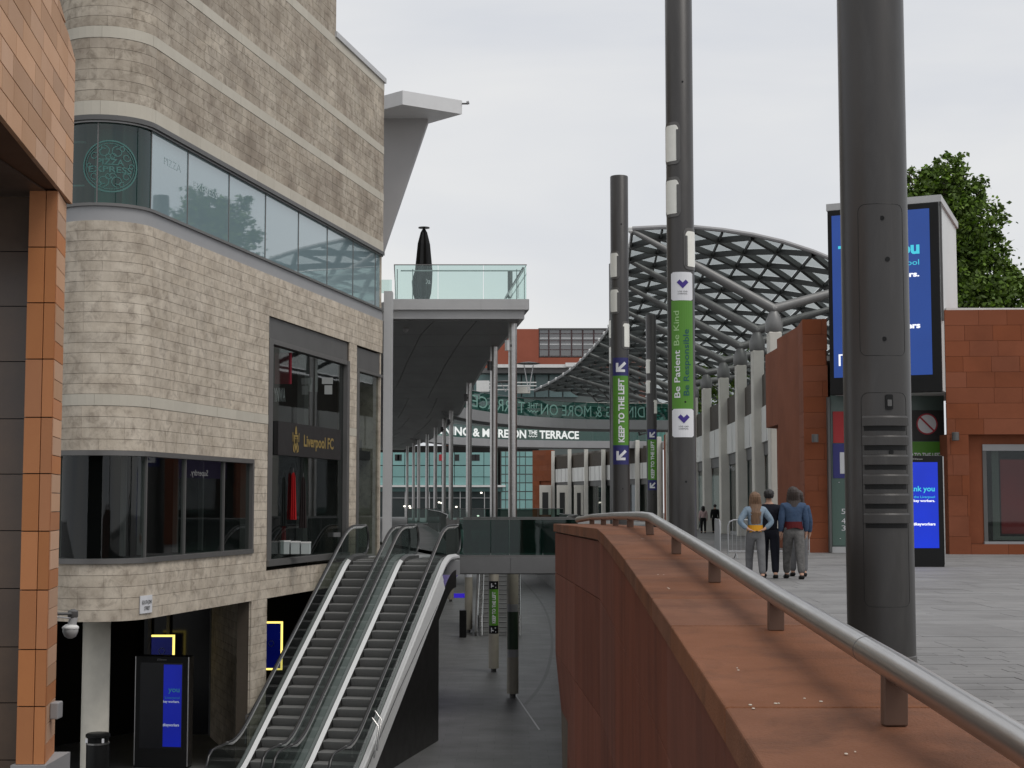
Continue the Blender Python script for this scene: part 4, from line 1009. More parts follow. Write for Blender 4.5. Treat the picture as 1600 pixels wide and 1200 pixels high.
# balustrades along the walkway and plaza edges
def balustrade(P, z, lab, gl, step=2.2, h=1.1, zf=None):
    t = thing('glass_balustrade', (P[0][0], P[0][1], z), lab, 'balustrade')
    pts = []
    for (a, c), (d, e) in zip(P, P[1:]):
        L_ = math.hypot(d-a, e-c); n = max(1, round(L_/step))
        for i in range(n): pts.append((lerp(a, d, i/n), lerp(c, e, i/n)))
    pts.append(P[-1]); Z = (lambda y: z) if zf is None else zf
    for (a, c), (d, e) in zip(pts, pts[1:]):
        b = MB(); k = .01
        a1, c1 = lerp(a, d, k), lerp(c, e, k); d1, e1 = lerp(a, d, 1-k), lerp(c, e, 1-k)
        b.quad((a1, c1, Z(c1)+.02), (d1, e1, Z(e1)+.02), (d1, e1, Z(e1)+h), (a1, c1, Z(c1)+h)); b.build('glass_panel', gl, t)
    MB().tube([(x, y, Z(y)+h+.02) for x, y in pts], .025, 8).build('top_rail', STEELD, t, smooth=True)
    for x, y in pts[::1]: MB().box(x-.02, x+.02, y-.03, y+.03, Z(y)-.02, Z(y)+h).build('post', GREYD, t)
    return t
balustrade([(x, y) for x, y in WE[:1]]+[(-2.5, 60), (-3.7, 80), (-5.7, 105)], 0, 'glass balustrade along the left walkway behind the escalators', GL_DARK)
balustrade([(1.75, 49.5), (2.2, 60), (3.4, 80), (3.4, 110)], 0, 'glass balustrade along the plaza edge beyond the footbridge', GL_DARK, zf=gz)
xx0, xx1 = -6, 3
balustrade([(-8, 118), (-2, 116), (4, 120)], 0, 'dark glass balustrade crossing between walkway and plaza far beyond the footbridge', GL_DARK, zf=lambda y: 0)
MB().poly([(-9, 118), (-2, 116), (4.5, 120), (4.5, 128), (-9, 128)], -.45, -.02).build('far_crossing', GREYD, kind='structure')
# violet lit soffit under the walkway
a = [at(640, 925, 50), at(700, 905, 58), at(735, 912, 62), at(648, 948, 50)]
t = thing('lit_ceiling', (-2.8, 52, -1.4), 'violet lit ceiling strip below the upper walkway', 'ceiling light')
MB().hexa([(-3.8, 47.2, -1.45), (-2.35, 47.2, -1.45), (-1.9, 62, -1.0), (-3.4, 62, -1.0)], [(-3.8, 47.2, -1.2), (-2.35, 47.2, -1.2), (-1.9, 62, -.8), (-3.4, 62, -.8)]).build('panel', PURP, t)
p = at(720, 931, 78); MB().box(p.x-.35, p.x+.35, 78, 78.05, p.z-.1, p.z+.12).build('blue_sign', emit('violet_sign', (.04, .02, .5), .7), label='small violet lit sign deep in the undercroft', cat='sign')

# staircase at the lower street
stc = thing('staircase', (-1, 74, LOW), 'stone staircase with steel handrails rising from the lower street behind the columns', 'staircase')
D0 = 73.0; xs0 = at(750, 985, D0).x; xs1_ = at(812, 985, D0).x
for i in range(22):
    MB().box(xs0-.02*i, xs1_, D0+i*.32, D0+(i+1)*.32-.0, LOW if i == 0 else LOW+i*.2-.05, LOW+(i+1)*.2).build('tread', mat('stair_granite', (.28, .28, .275), .6, var=.3, rnd=.05), stc, bevel=.012)
    MB().box(xs0, xs1_, D0+i*.32-.004, D0+i*.32, LOW+i*.2+.165-.2+.2, LOW+(i+1)*.2-.002).build('riser_shadow', mat('stair_shadow_strip', (.06, .06, .06), .7), stc)  # dark strip painted as the shade below each tread edge
for x in (xs0-.1, xs0+.12, xs1_+.03):
    MB().tube([(x, D0-.3, LOW+.05), (x, D0-.2, LOW+.95), (x, D0+7.2, LOW+5.4)], .035, 8).build('handrail', CHROME, stc, smooth=True)
MB().poly([(xs0-.25, D0-.2), (xs0-.15, D0-.2), (xs0-.15, D0+7), (xs0-.25, D0+7)], LOW, lambda p: LOW+.3+(p[1]-D0)*.62).build('stringer', GREYD, stc)
# planter / desk by the lower column
p = at(723, 990, 72); MB().box(p.x-.16, p.x+.16, 72, 72.6, LOW, LOW+1.25).build('cabinet', BLACK, bevel=.02, label='black cabinet beside the third column on the lower street', cat='cabinet')

# ================================================================== terrace balcony (left of centre)
TZ = 8.1; SZ = 7.44
EDGE = [(.52, 49), (-.90, 64.7), (-2.05, 81), (-3.25, 101.6), (-4.9, 120), (-6.4, 135), (-7.7, 146), (-12, 172)]
bal = thing('terrace_balcony', (-1.6, 49, LOW), 'grey terrace balcony with a glass balustrade carried on slender steel columns', 'balcony')
LEFT = [(-30, 175), (-14, 120), (-7.5, 75), (-4.4, 50), (-3.83, 49)]
def inset(P, d): return [(x-d, y+ (d if i == 0 else 0)) for i, (x, y) in enumerate(P)]
MB().poly(EDGE+LEFT, SZ+.34, TZ).build('deck', GREYP, bal)
for x0, x1 in ((-3.85, -1.0), (-.995, .53)): MB().box(x0, x1, 48.96, 49.0-.002, SZ+.33, TZ+.01).build('fascia_panel', GREYL, bal)
for (a, c), (d, e) in zip(EDGE, EDGE[1:]):
    MB().pbox((a, c), (d, e), -.03, SZ+.33, TZ+.01).build('fascia_panel', GREYP, bal)
IN = inset(EDGE, .12)
MB().poly(IN+[(x, y+.1) for x, y in LEFT], SZ+.05, SZ+.339).build('lower_fascia', GREYL, bal)
# soffit boards
for i in range(30):
    y0 = 49.3+i*4.1; y1 = y0+4.06
    if y1 > 171: break
    xr0 = interp([(y, x-.25) for x, y in EDGE], y0); xr1 = interp([(y, x-.25) for x, y in EDGE], y1); 
    xl0_ = interp([(y, x+.1) for x, y in LEFT[::-1]], y0); xl1_ = interp([(y, x+.1) for x, y in LEFT[::-1]], y1); n = max(3, int((xr0-xl0_)/1.6))
    for j in range(n):
        u0, u1 = j/n+.002, (j+1)/n-.002
        MB().hexa([(lerp(xl0_, xr0, u0), y0, SZ), (lerp(xl0_, xr0, u1), y0, SZ), (lerp(xl1_, xr1, u1), y1, SZ), (lerp(xl1_, xr1, u0), y1, SZ)], [(lerp(xl0_, xr0, u0), y0, SZ+.045), (lerp(xl0_, xr0, u1), y0, SZ+.045), (lerp(xl1_, xr1, u1), y1, SZ+.045), (lerp(xl1_, xr1, u0), y1, SZ+.045)]).build('soffit_panel', SOFFIT, bal)
# glass
gx = [-3.78, -2.38, -.92, .47]
for a, c in zip(gx, gx[1:]): MB().box(a+.01, c-.01, 49.03, 49.045, TZ+.02, TZ+1.12).build('glass_panel', GL_BAL, bal)
gy = [49.05, 50.8, 52.6, 54.4, 56.2, 58, 60]
def ex(y): return interp([(yy, x) for x, yy in EDGE], y)-.05
for a, c in zip(gy, gy[1:]):
    MB().quad((ex(a), a+.02, TZ+.02), (ex(c), c-.02, TZ+.02), (ex(c), c-.02, TZ+1.12), (ex(a), a+.02, TZ+1.12)).build('glass_panel', GL_BAL, bal)
    MB().quad((-3.78+(49-a)*.07, a+.02, TZ+.02), (-3.78+(49-c)*.07, c-.02, TZ+.02), (-3.78+(49-c)*.07, c-.02, TZ+1.12), (-3.78+(49-a)*.07, a+.02, TZ+1.12)).build('glass_panel', GL_BAL, bal)
MB().tube([(-3.79-.7, 59, TZ+1.13), (-3.79, 49.03, TZ+1.13), (.47, 49.03, TZ+1.13)]+[(ex(y), y, TZ+1.13) for y in gy[1:]], .018, 6).build('top_rail', STEELD, bal)
MB().tube([(-3.6, 49.25, TZ+.97), (.36, 49.25, TZ+.97), (ex(60)-.1, 60, TZ+.97)], .022, 8).build('inner_handrail', STEEL, bal, smooth=True)
for x in (-3.7, -3.2, .40, .15): MB().box(x-.012, x+.012, 49.10, 49.16, TZ, TZ+1.0).build('post', STEELD, bal)
# pilaster at the building end
MB().box(at(599.5, 700, 47.6).x, at(612.5, 700, 47.6).x, 47.3, 47.75, -.4, SZ+.7).build('pilaster', GREYL, label='light grey square pilaster at the end of the stone building', cat='pilaster')
a = at(600, 440, 48.6); c = at(613, 470, 48.6); MB().box(a.x-.1, a.x+.26, 48.5, 48.52, SZ+.8, at(600, 437, 48.5).z).build('glass_screen', GL_BAL, label='short glass screen between stone building and balcony', cat='glass screen')
# slender columns, one thing each, through both levels
COLS = [(801, 50), (771.5, 57.5), (732.5, 75), (704.5, 98), (693.5, 108), (680, 120), (667, 132), (654, 142), (646, 152), (636, 160)]
cnames = ['nearest and thickest of the steel columns under the balcony', 'second steel column behind the balcony front, with the green lower sign', 'third steel column under the balcony edge']
for i, (x, D) in enumerate(COLS):
    p = at(x, 785, D); lab = cnames[i] if i < 3 else f'slim steel column, {ORD[i]} from the front in the row under the balcony'
    t = thing('balcony_column', (p.x, D, LOW), lab, 'column', 'steel columns under the terrace balcony')
    MB().lathe((p.x, D, LOW), [(.14, 4.15), (.14, SZ-LOW)], 28).build('upper_shaft', STEEL, t, smooth=True)
    MB().lathe((p.x, D, LOW), [(.19, .14), (.19, 4.1), (.15, 4.2)], 28).build('lower_shaft', mat('worn_bronze_steel', (.36, .33, .27), .5, metal=.15, var=.3, scale=2), t, smooth=True)
    MB().lathe((p.x, D, LOW), [(.10, 0), (.10, .14)], 20).build('foot', GREYD, t, smooth=True)
    if D < 110:
        q = at(x-9*50/D, 785, D); zz_ = SZ-.9 
        l_ = MB().tube([(p.x-.17, D-.12, zz_), (p.x-.17, D-.12, zz_+.34)], .085, 12).build('uplight', mat('lamp_body', (.06, .06, .06), .5) if i else ALU, t, smooth=True)
        MB().box(p.x-.17, p.x-.02, D-.14, D-.10, zz_+.12, zz_+.2).build('lamp_bracket', GREYD, l_)
    if i == 1:
        s = pole_patch(p.x, D, .19, -1.1, 1.1, LOW+1.72, LOW+3.05, .004).build('green_sign', GREEN, t, smooth=True)
        pole_text('lettering', 'KEEP TO THE LEFT', p.x, D, .19, .04, LOW+2.38, 1.15, .12, SIGNW, s, .03)
        for z0 in (LOW+1.42, LOW+3.05):
            s = pole_patch(p.x, D, .19, -1.1, 1.1, z0, z0+.30, .004).build('arrow_sign', BLACK, t, smooth=True)
            zc = z0+.15
            def ap(u, v, th=.012): a = u/.19+.03; return Vector((p.x+math.sin(a)*(.19+th), D-math.cos(a)*(.19+th), zc+v))
            MB().quad(ap(-.1, -.1), ap(.08, -.1), ap(.08, -.06), ap(-.1, -.06)).quad(ap(-.1, -.06), ap(-.06, -.06), ap(-.06, .07), ap(-.1, .07)).quad(ap(-.06, -.03), ap(-.03, -.06), ap(.09, .06), ap(.06, .09)).build('arrow', SIGNW, s)
    if i == 0:
        pole_patch(p.x, D, .19, -1.1, 1.1, LOW+1.55, LOW+2.75, .004).build('dark_green_sign', mat('dull_green_sign', (.03, .055, .03), .5), t, smooth=True)
        for z0 in (LOW+1.3, LOW+2.75): pole_patch(p.x, D, .19, -1.1, 1.1, z0, z0+.24, .004).build('logo_panel', GREYP, t, smooth=True)
    if i == 2: pole_patch(p.x, D, .19, -1.1, 1.1, LOW+3.0, LOW+4.0, .004).build('green_sign', GREEN, t, smooth=True); pole_patch(p.x, D, .19, -1.1, 1.1, LOW+2.65, LOW+3.0, .004).build('white_sign', SIGNW, t, smooth=True)
p = at(634, 514, 51.5); t = thing('dome_camera', (p.x, 51.5, SZ), 'small dome camera under the balcony soffit', 'security camera')
MB().lathe((p.x, 51.5, SZ-.02), [(.04, -.10), (.09, -.05), (.10, 0), (.10, .02)], 16).build('dome', GREYP, t, smooth=True)
# parasol on the balcony, closed
px_ = at(662, 465, 51).x; t = thing('closed_parasol', (px_, 51, TZ), 'closed black parasol standing on the terrace balcony', 'parasol')
z1 = at(662, 358, 51).z
MB().tube([(px_, 51, TZ), (px_, 51, z1+.05)], .028, 8).build('pole', BLACK, t, smooth=True)
b = MB(); rings = [(.22, TZ+.12), (.33, TZ+.5), (.36, TZ+.85), (.31, TZ+1.25), (.22, z1-.5), (.12, z1-.12), (.05, z1)]
n = 16; base = 0
for r_, z in rings:
    for j in range(n):
        a = 2*math.pi*j/n; rr = r_*(1 if j % 2 else .72); b.v.append(Vector((px_+(-.06 if z < TZ+1.2 else 0)+rr*math.cos(a), 51+rr*math.sin(a), z)))
for k in range(len(rings)-1):
    for j in range(n): j2 = (j+1) % n; b.f.append((k*n+j, k*n+j2, (k+1)*n+j2, (k+1)*n+j))
b.build('canopy_cloth', BLACK, t); MB().lathe((px_, 51, z1+.03), [(.19, 0), (.19, .03), (.05, .05)], 16).build('finial', BLACK, t)
MB().lathe((px_, 51, TZ), [(.3, 0), (.28, .07)], 16).build('base_weight', BLACK, t)
lay_text('printed_mark', 'Oa', lambda a, c: Vector((px_+a, 50.72, TZ+.75+c)), .24, SIGNW, t, .0, .18)
# stair rail at the far side of the balcony
t = thing('stair_handrail', (.1, 55, TZ), 'dark sloping stair handrail on the right end of the terrace balcony', 'handrail')
MB().tube([at(790, 466, 56), at(818, 418, 56)], .05, 6).build('rail', GREYD, t); MB().tube([at(797, 466, 56), at(797, 424, 56)], .09, 8).build('post', GREYD, t); MB().tube([at(809, 466, 56), at(809, 430, 56)], .05, 8).build('post', GREYD, t)

# ================================================================== cantilevered roof fin beyond the stone building
t = thing('roof_canopy_building', (-3, 56, 0), 'building with pale cantilevered roof slab and tapering grey fin wall behind the stone store', 'building')
Dn = 50
b_ = at(722, 157, 50); zf_ = b_.z
def sx_(x, D): q = at(x, 150, D); return Vector((q.x, D, zf_))
top = [sx_(629, 48.75), b_, sx_(669, 51.3), sx_(590, 51.6), sx_(590, 49.6)]
th = .46
MB().hexa([p-Vector((0, 0, th)) for p in top], [p for p in top]).build('roof_slab', mat('pale_roof_panel', (.72, .72, .72), .5, var=.1), t)
f1, f2, f3 = at(597, 172, 50.6), at(668, 190, 50.6), at(597, 398, 50.6)
y0, y1 = 50.6, 51.0
b = MB(); P = [(f1.x-1.5, f1.z+.2), (f2.x, f2.z+.1), (f2.x, f2.z), (f3.x, f3.z), (f1.x-1.5, f3.z-1)]
b.hexa([(x, y0, z) for x, z in P], [(x, y1, z) for x, z in P]); b.build('fin_wall', mat('mid_grey_render', (.44, .43, .43), .7, var=.15, scale=.5), t)
MB().tube([at(722, 162, 50), at(731, 162, 50)], .03, 6).build('bracket', GREYD, t); MB().tube([at(729, 161, 50), at(733, 160, 50)], .06, 8).build('floodlight', GREYP, t)
# low wall of that building behind the balcony, hides the street beyond
# ================================================================== terrace ring bridges with lettering
def ring_bridge(P, lab, textstr, mirrored, x0, x1, tm, zt=8.1, gh=1.3, fas=.75):
    """P: plan polyline left to right"""
    P = [Vector(p) for p in P]; S = []
    sm = smooth_pts([Vector((p.x, p.y, 0)) for p in P], 4); P = [Vector((p.x, p.y)) for p in sm]
    t = thing('terrace_bridge', (P[len(P)//2].x, P[len(P)//2].y, zt), lab, 'bridge', 'curved terrace bridges with lettered glass')
    b = MB(); b.poly([tuple(p) for p in P]+[(p.x, p.y+5) for p in P[::-1]], zt-fas+.02, zt-.02); b.build('deck', GREYD, t)
    for p, q in zip(P, P[1:]):
        MB().pbox(p, q, .04, zt-fas, zt, -.05).build('fascia_panel', GREYP, t)
        dd = q-p; a = p+dd*.01; c = q-dd*.01
        MB().quad((a.x, a.y-.02, zt+.03), (c.x, c.y-.02, zt+.03), (c.x, c.y-.02, zt+gh), (a.x, a.y-.02, zt+gh)).build('glass_panel', GL_BRI, t)
        MB().quad((a.x, a.y+4.8, zt+.03), (c.x, c.y+4.8, zt+.03), (c.x, c.y+4.8, zt+gh), (a.x, a.y+4.8, zt+gh)).build('rear_glass_panel', GL_BRI, t)
    for off in (-.02, 4.8): MB().tube([(p.x, p.y+off, zt+gh+.02) for p in P], .03, 6).build('top_rail', STEELD, t)
    def onx(X):
        for p, q in zip(P, P[1:]):
            if p.x <= X <= q.x: return lerp(p.y, q.y, (X-p.x)/(q.x-p.x))
        return P[-1].y if X > P[-1].x else P[0].y
    bd = .03 if not mirrored else .0; vs = []; fs = []; cx = 0
    for part, sc, up in (('DINING & MORE ON', 1, 0), ('THE', .5, .34), ('TERRACE', 1, 0)):
        v1, f1, w1 = text(part, bd); i0 = len(vs); vs += [(cx+a*sc, c*sc+up) for a, c in v1]; fs += [tuple(i0+q for q in f) for f in f1]
        if part == 'THE':
            n_ = 18
            for q in range(n_):
                xa, xb = cx+w1*sc*q/n_, cx+w1*sc*(q+1)/n_; ya, yb = .12+.05*math.sin(q*1.2), .12+.05*math.sin((q+1)*1.2); i0 = len(vs); vs += [(xa, ya), (xb, yb), (xb, yb+.07), (xa, ya+.07)]; fs.append((i0, i0+1, i0+2, i0+3))
        cx += w1*sc+.24
    w = cx-.24
    # pieces of the text are mapped to the photo columns x0..x1
    def fn(a, c):
        u = a/w; u = 1-u if mirrored else u
        X = lerp(x0, x1, u); return Vector((X, onx(X)-.05, zt+.20+c/.7*(.85 if mirrored else .80)))
    MB().add([fn(a, c) for a, c in vs], fs).build('lettering', tm, t)
    return t
n1 = [at(690, 785, 99).xy, at(735, 785, 107).xy, at(800, 785, 114).xy, at(880, 785, 119).xy, at(960, 785, 121).xy, at(1100, 785, 122).xy]
ring_bridge(n1, 'nearer curved terrace bridge with reversed lettering on green glass', 'DINING & MORE ON THE TERRACE', True, at(738, 785, 108).x, at(1008, 785, 121.5).x, LETG)
n2 = [at(640, 785, 140).xy, at(690, 785, 150).xy, at(760, 785, 157).xy, at(850, 785, 161).xy, at(960, 785, 163).xy, at(1100, 785, 164).xy]
ring_bridge(n2, 'farther curved terrace bridge with white DINING and MORE ON THE TERRACE lettering', 'DINING & MORE ON THE TERRACE', False, at(676, 785, 150).x, at(905, 785, 162).x, LETW)

# ================================================================== gridshell canopy
can = thing('gridshell_canopy', (11, 65, 9), 'sweeping steel and glass gridshell canopy over the right side of the street', 'canopy')
RIM = [at(988, 361, 66), at(975, 450, 83), at(950, 517, 100), at(903, 569, 125), at(870, 593, 138), at(832, 612.5, 151)]
RIM = smooth_pts(RIM, 12)
# resample by length
Ls = [0]
for p, q in zip(RIM, RIM[1:]): Ls.append(Ls[-1]+(q-p).length)
STEP = 2.0; NI = int(Ls[-1]/STEP)
def rim(s):
    for k in range(len(Ls)-1):
        if s <= Ls[k+1]: return RIM[k].lerp(RIM[k+1], (s-Ls[k])/(Ls[k+1]-Ls[k]))
    return RIM[-1]
CS = [(0, 0), (1.35, .06), (2.7, .06), (4.3, -.12), (5.9, -.42), (7.2, -.80), (8.5, -1.3), (10.2, -2.1), (11.8, -3.1), (13, -4.2)]
NJ = 10
def node(i, j):
    s = min(i*STEP, Ls[-1]); p = rim(s); d = (rim(min(s+1, Ls[-1]))-rim(max(s-1, 0))); d = Vector((d.x, d.y)).normalized()
    if s < 12:   # front edge square across
        k = s/12; d = (Vector((0.02, 1))*(1-k)+d*k).normalized()
    n = Vector((d.y, -d.x)); w = 13.0*j/NJ; z = interp(CS, w)
    far = interp([(0, 1), (60, 1), (Ls[-1], .8)], s)
    return Vector((p.x+n.x*w*far, p.y+n.y*w*far, p.z+z))
def bar(p, q, w, h, dz=0):
    d = (q-p).normalized(); a = d.cross(Vector((0, 0, 1))).normalized()*w/2; u = Vector((0, 0, h/2))
    o = Vector((0, 0, dz))
    A = [p+o-a-u, p+o+a-u, p+o+a+u, p+o-a+u]; B = [q+o-a-u, q+o+a-u, q+o+a+u, q+o-a+u]
    return (A+B, [(0, 1, 5, 4), (1, 2, 6, 5), (2, 3, 7, 6), (3, 0, 4, 7)])
GRID = mat('gridshell_steel', (.085, .09, .088), .5, metal=.2, var=.2)
diag = []; lon = []; pan = []
for j in range(1, NJ, 2):
    up = Vector((0, 0, .13)); lon.append(bar(node(0, j), node(1, j), .08, .14)); P = [node(0, j-1)+up, node(1, j)+up, node(0, j+1)+up]; pan.append((P+[node(0, j)+up], [(0, 1, 3), (3, 1, 2)]))
for i in range(NI):
    for j in range(NJ+1):
        if (i+j) % 2: continue
        for dj in (1, -1):
            if 0 <= j+dj <= NJ: diag.append(bar(node(i, j), node(i+1, j+dj), .19, .25))
        if i+2 <= NI: lon.append(bar(node(i, j), node(i+2, j), .08, .14))
        if 0 <= j-1 and j+1 <= NJ and i+1 <= NI:
            pass
        if i+2 <= NI:
            up = Vector((0, 0, .13))
            for dj in (1, -1):
                if 0 <= j+dj <= NJ:
                    P = [node(i, j)+up, node(i+1, j+dj)+up, node(i+2, j)+up]; c_ = sum(P, Vector())/3; P = [lerp(c_, p, .985) for p in P]
                    pan.append((P, [(0, 1, 2)]))
fy = lambda it: it[0][0].y
pieces('diagonal_bar', diag, GRID, can, 290, key=fy, stuffname='diagonal_bars_far')
pieces('longitudinal_bar', lon, GRID, can, 200, key=fy, stuffname='longitudinal_bars_far')
pieces('glass_pane', pan, GL_ROOF, can, 290, key=fy, stuffname='glass_panes_far')
MB().tube([node(0, j)+Vector((0, -.05, .1)) for j in range(NJ+1)], .10, 8).build('front_edge_beam', GREYP, can, smooth=True)
MB().tube([node(i, 0)+Vector((0, 0, .1)) for i in range(NI+1)], .075, 8).build('rim_beam', GREYP, can, smooth=True)
kn = [node(i, 0) for i in range(0, NI, 2)]
for p in kn: MB().lathe((p.x-.06, p.y, p.z+.05), [(.05, -.16), (.13, -.08), (.13, .08), (.05, .14)], 8).build('rim_knot', WHITE, can, smooth=True)
# columns below the canopy
CP = [(1213, 65), (1186, 73), (1159.5, 80.8), (1132.5, 89), (1105.5, 97.3)]
cpos = [(at(x, 785, D).x, D) for x, D in CP]+[(12.55, 106), (12.9, 115), (13.4, 124), (13.6, 133)]
ctop = 8.0; TUBE = mat('strut_steel', (.20, .20, .195), .45, metal=.3, var=.15)
COLSR = []
for i, (x, y) in enumerate(cpos):
    g0 = gz(y); H = zat(503, 65) if i == 0 else zat(503, 65)-.0
    t = thing('canopy_column', (x, y, g0), f'pale square canopy column with pointed grey cap, {ORD[i]} from the red corner building', 'column', 'pale columns carrying the canopy')
    w = .36; wx = .27
    MB().poly([(x-wx, y-w), (x+wx, y-w), (x+wx, y+w), (x-wx, y+w)], g0, H-.45).build('shaft', OFFW, t, bevel=.05)
    MB().lathe((x, y, H), [(w*1.02, -.45), (w*1.04, -.44), (w*1.04, 0), (.12, .62), (.03, .70)], 20).build('pointed_cap', TUBE, t, smooth=True)
    nodep = Vector((x, y, H+.55))
    s_ = min(range(NI+1), key=lambda k: abs(node(k, 0).y-y-1.5)); j_ = min(NI, s_)
    L_ = node(j_, 0); Rr = node(j_, NJ-2)
    for q_, nm in ((L_, 'strut'), (Rr, 'strut')):
        MB().tube([nodep-(q_-nodep).normalized()*.1, nodep.lerp(q_, .5), q_], [.22, .2, .10], 14).build('strut', TUBE, can, smooth=True)
# ================================================================== right hand arcade of shops
arc_b = thing('arcade_building', (11, 90, 0), 'long arcade of shops with pale fins, dark louvres and tall glazed fronts on the right', 'building')
def bay(p, q, g0, zc=8.0, npan=3, brown=True, sc=1.0, inward=True):
    """one bay between two fins in plan"""
    d = Vector(q)-Vector(p); z1 = zc
    k = (zc-g0)/8.0; lv = g0+6.4*k*1.0
    class _B:
        def pbox(self, p_, q_, w_, z0_, z1_, off=0): return MB().pbox(p_, q_, w_, z0_, z1_, -(off+w_) if inward else off)
    MBB = _B
    if brown: MBB().pbox(p, q, .15, g0+6.1*k, g0+7.6*k, .12).build('louvre_panel', BROWN, arc_b)
    for i in range(npan):
        a = Vector(p)+d*(i/npan+.012); c = Vector(p)+d*((i+1)/npan-.012)
        MBB().pbox(a, c, .12, g0+4.45*k, g0+6.08*k, .06).build('wall_panel', PALE, arc_b)
    MBB().pbox(p, q, .1, g0+4.4*k, g0+6.1*k, .2).build('panel_backing', BLACK, arc_b)
    MBB().pbox(p, q, .12, g0+3.85*k, g0+4.44*k, .16).build('fascia_beam', GREYD, arc_b)
    for i in range(2):
        a = Vector(p)+d*(i/2+.01); c = Vector(p)+d*((i+1)/2-.01)
        MBB().pbox(a, c, .03, g0+.15, g0+3.84*k, .25).build('shop_glass', GL_SHOP, arc_b)
    MBB().pbox(p, q, .12, g0-.1, g0+.15, .2).build('plinth', GREYP, arc_b)
    m = Vector(p)+d*.5; MBB().pbox(m-d*.012, m+d*.012, .1, g0, g0+3.84*k, .2).build('glazing_bar', FRAME, arc_b)
for i, ((x, y), (x2, y2)) in enumerate(zip(cpos, cpos[1:])):
    bay((x+.05, y-.2), (x2+.05, y2-.2), gz(y), 8.0)
# interior: dark back, its lit patches painted as paler noise in the colour
b = MB()
bk = [(x+4.5, y) for x, y in cpos]
for p, q in zip(bk, bk[1:]): b.pbox(p, q, .1, -.4, 7.6)
b.build('interior_wall', mat('dim_shop_interior', (.10, .09, .08), .8, var=.8, hue=(.32, .30, .27), scale=.5), arc_b)
MB().poly([(x+.9, y) for x, y in cpos]+[(x+12, y) for x, y in cpos[::-1]], 7.6, 7.8).build('roof_slab', GREYD, arc_b)
MB().poly([(x+.9, y) for x, y in cpos]+[(x+12, y) for x, y in cpos[::-1]], 3.9, 4.0).build('floor_slab', GREYD, arc_b)
for (x, y) in [(1178, 715), (1206, 730)]:
    p = at(x, y, 72 if x > 1190 else 82)
lay_text('shop_lettering', 'Molton', lambda a, c: Vector((at(1140, 735, 84).x+a, 84, at(1140, 735, 84).z+c)), .6, SIGNW, arc_b, .0, .25)
# curved far part of the arcade facing the camera
FP = [(1041, 150), (1030, 155), (996, 163), (969, 168), (943, 173), (916, 180), (890, 187), (864, 194)]
fp_ = [(at(x, 785, D).x, D) for x, D in FP]
far_b = thing('far_arcade', (9, 170, 0), 'far curved shop terrace with white fins facing the camera under the bridges', 'building')
sv = arc_b; arc_b = far_b
for i, ((x, y), (x2, y2)) in enumerate(zip(fp_[1:], fp_[2:])):
    bay((x2, y2+.5), (x, y+.5), -.4, 7.7, 4, True, inward=False)
for x, y in fp_[1:]:
    MB().box(x-.21, x+.21, y-.6, y+.5, -.4, interp([(150, 8.2), (194, 8.05)], y)).build('fin', OFFW, far_b, bevel=.04)
b = MB(); 
for p, q in zip(fp_, fp_[1:]): b.pbox((q[0], q[1]+4), (p[0], p[1]+4), .1, -.4, 7.6)
b.build('interior_wall', MATS['dim_shop_interior'], far_b)
def rows(p, q, z0, z1, m_, parent, ch=.6, ln=1.2, th=.1, nm='cladding_slab', limit=150, ztop=None):
    """ashlar slabs on a plan line p->q, as real pieces"""
    d = Vector(q)-Vector(p); T = d.length; d.normalize(); n = Vector((d.y, -d.x)); out_ = []
    nr = max(1, round((z1-z0)/ch)); h = (z1-z0)/nr
    for r_ in range(nr):
        s = -R.uniform(0, ln*.6)
        while s < T-.01:
            e = s+R.choice([ln*.7, ln, ln*1.3]); a0 = max(0, s); e0 = min(T, e)
            if e0-a0 > .08:
                o = R.uniform(0, .004); g = .004
                a = Vector(p)+d*(a0+g)+n*o; c = Vector(p)+d*(e0-g)+n*o; a2 = a-n*th; c2 = c-n*th
                za, zb_ = z0+r_*h+g, z0+(r_+1)*h-g
                out_.append(([Vector((*w, z)) for z in (za, zb_) for w in (a, c, c2, a2)], [(0, 1, 5, 4), (4, 5, 6, 7), (0, 3, 2, 1), (3, 0, 4, 7), (1, 2, 6, 5)]))
            s = e
    pieces(nm, out_, m_, parent, limit, stuffname=nm+'s_rest')
x, y = fp_[0]; MB().box(x-.1, x+1.2, y-1, y+1, -.4, 8.2).build('red_pier', REDWALL, far_b)
a = at(832, 785, 196); c = at(863, 785, 193.5)
rows((a.x, 196), (c.x, 193.5), 4.3, 8.2, REDWALL, far_b, .6, 1.4); MB().pbox((a.x, 196.2), (c.x, 193.7), .3, -.4, 8.15, .12).build('red_wall_core', REDWALL, far_b)
rows((a.x, 195.9), (at(843, 785, 195).x, 195.1), -.4, 4.3, REDWALL, far_b, .6, .9)
def door(x0, x1, y0, y1, D, parent):
    a = at(x0, y1, D); c = at(x1, y0, D); f = MB().box(a.x, c.x, D, D+.2, a.z-.5, c.z).build('door_surround', OFFW, parent)
    MB().box(a.x+.35, c.x-.35, D-.03, D, a.z-.5, c.z-.9).build('door_leaf', mat('dark_door', (.03, .03, .03), .3), f)
for x0, x1 in ((843, 861), (870, 887), (897, 912)): door(x0, x1, 758, 798, 181 if x0 > 890 else (187 if x0 > 860 else 193), far_b)
b = MB()
# ================================================================== red corner building (right)
rb = thing('red_sandstone_building', (12, 50, 0), 'red sandstone corner building behind the big screen on the right', 'building')
zT = 7.58
A = at(1214, 700, 63.5).xy; B = at(1256.5, 700, 50).xy; Cc = at(1295, 700, 49.8).xy
B.y = 50; A.y = 63.5; Cc.y = 49.8
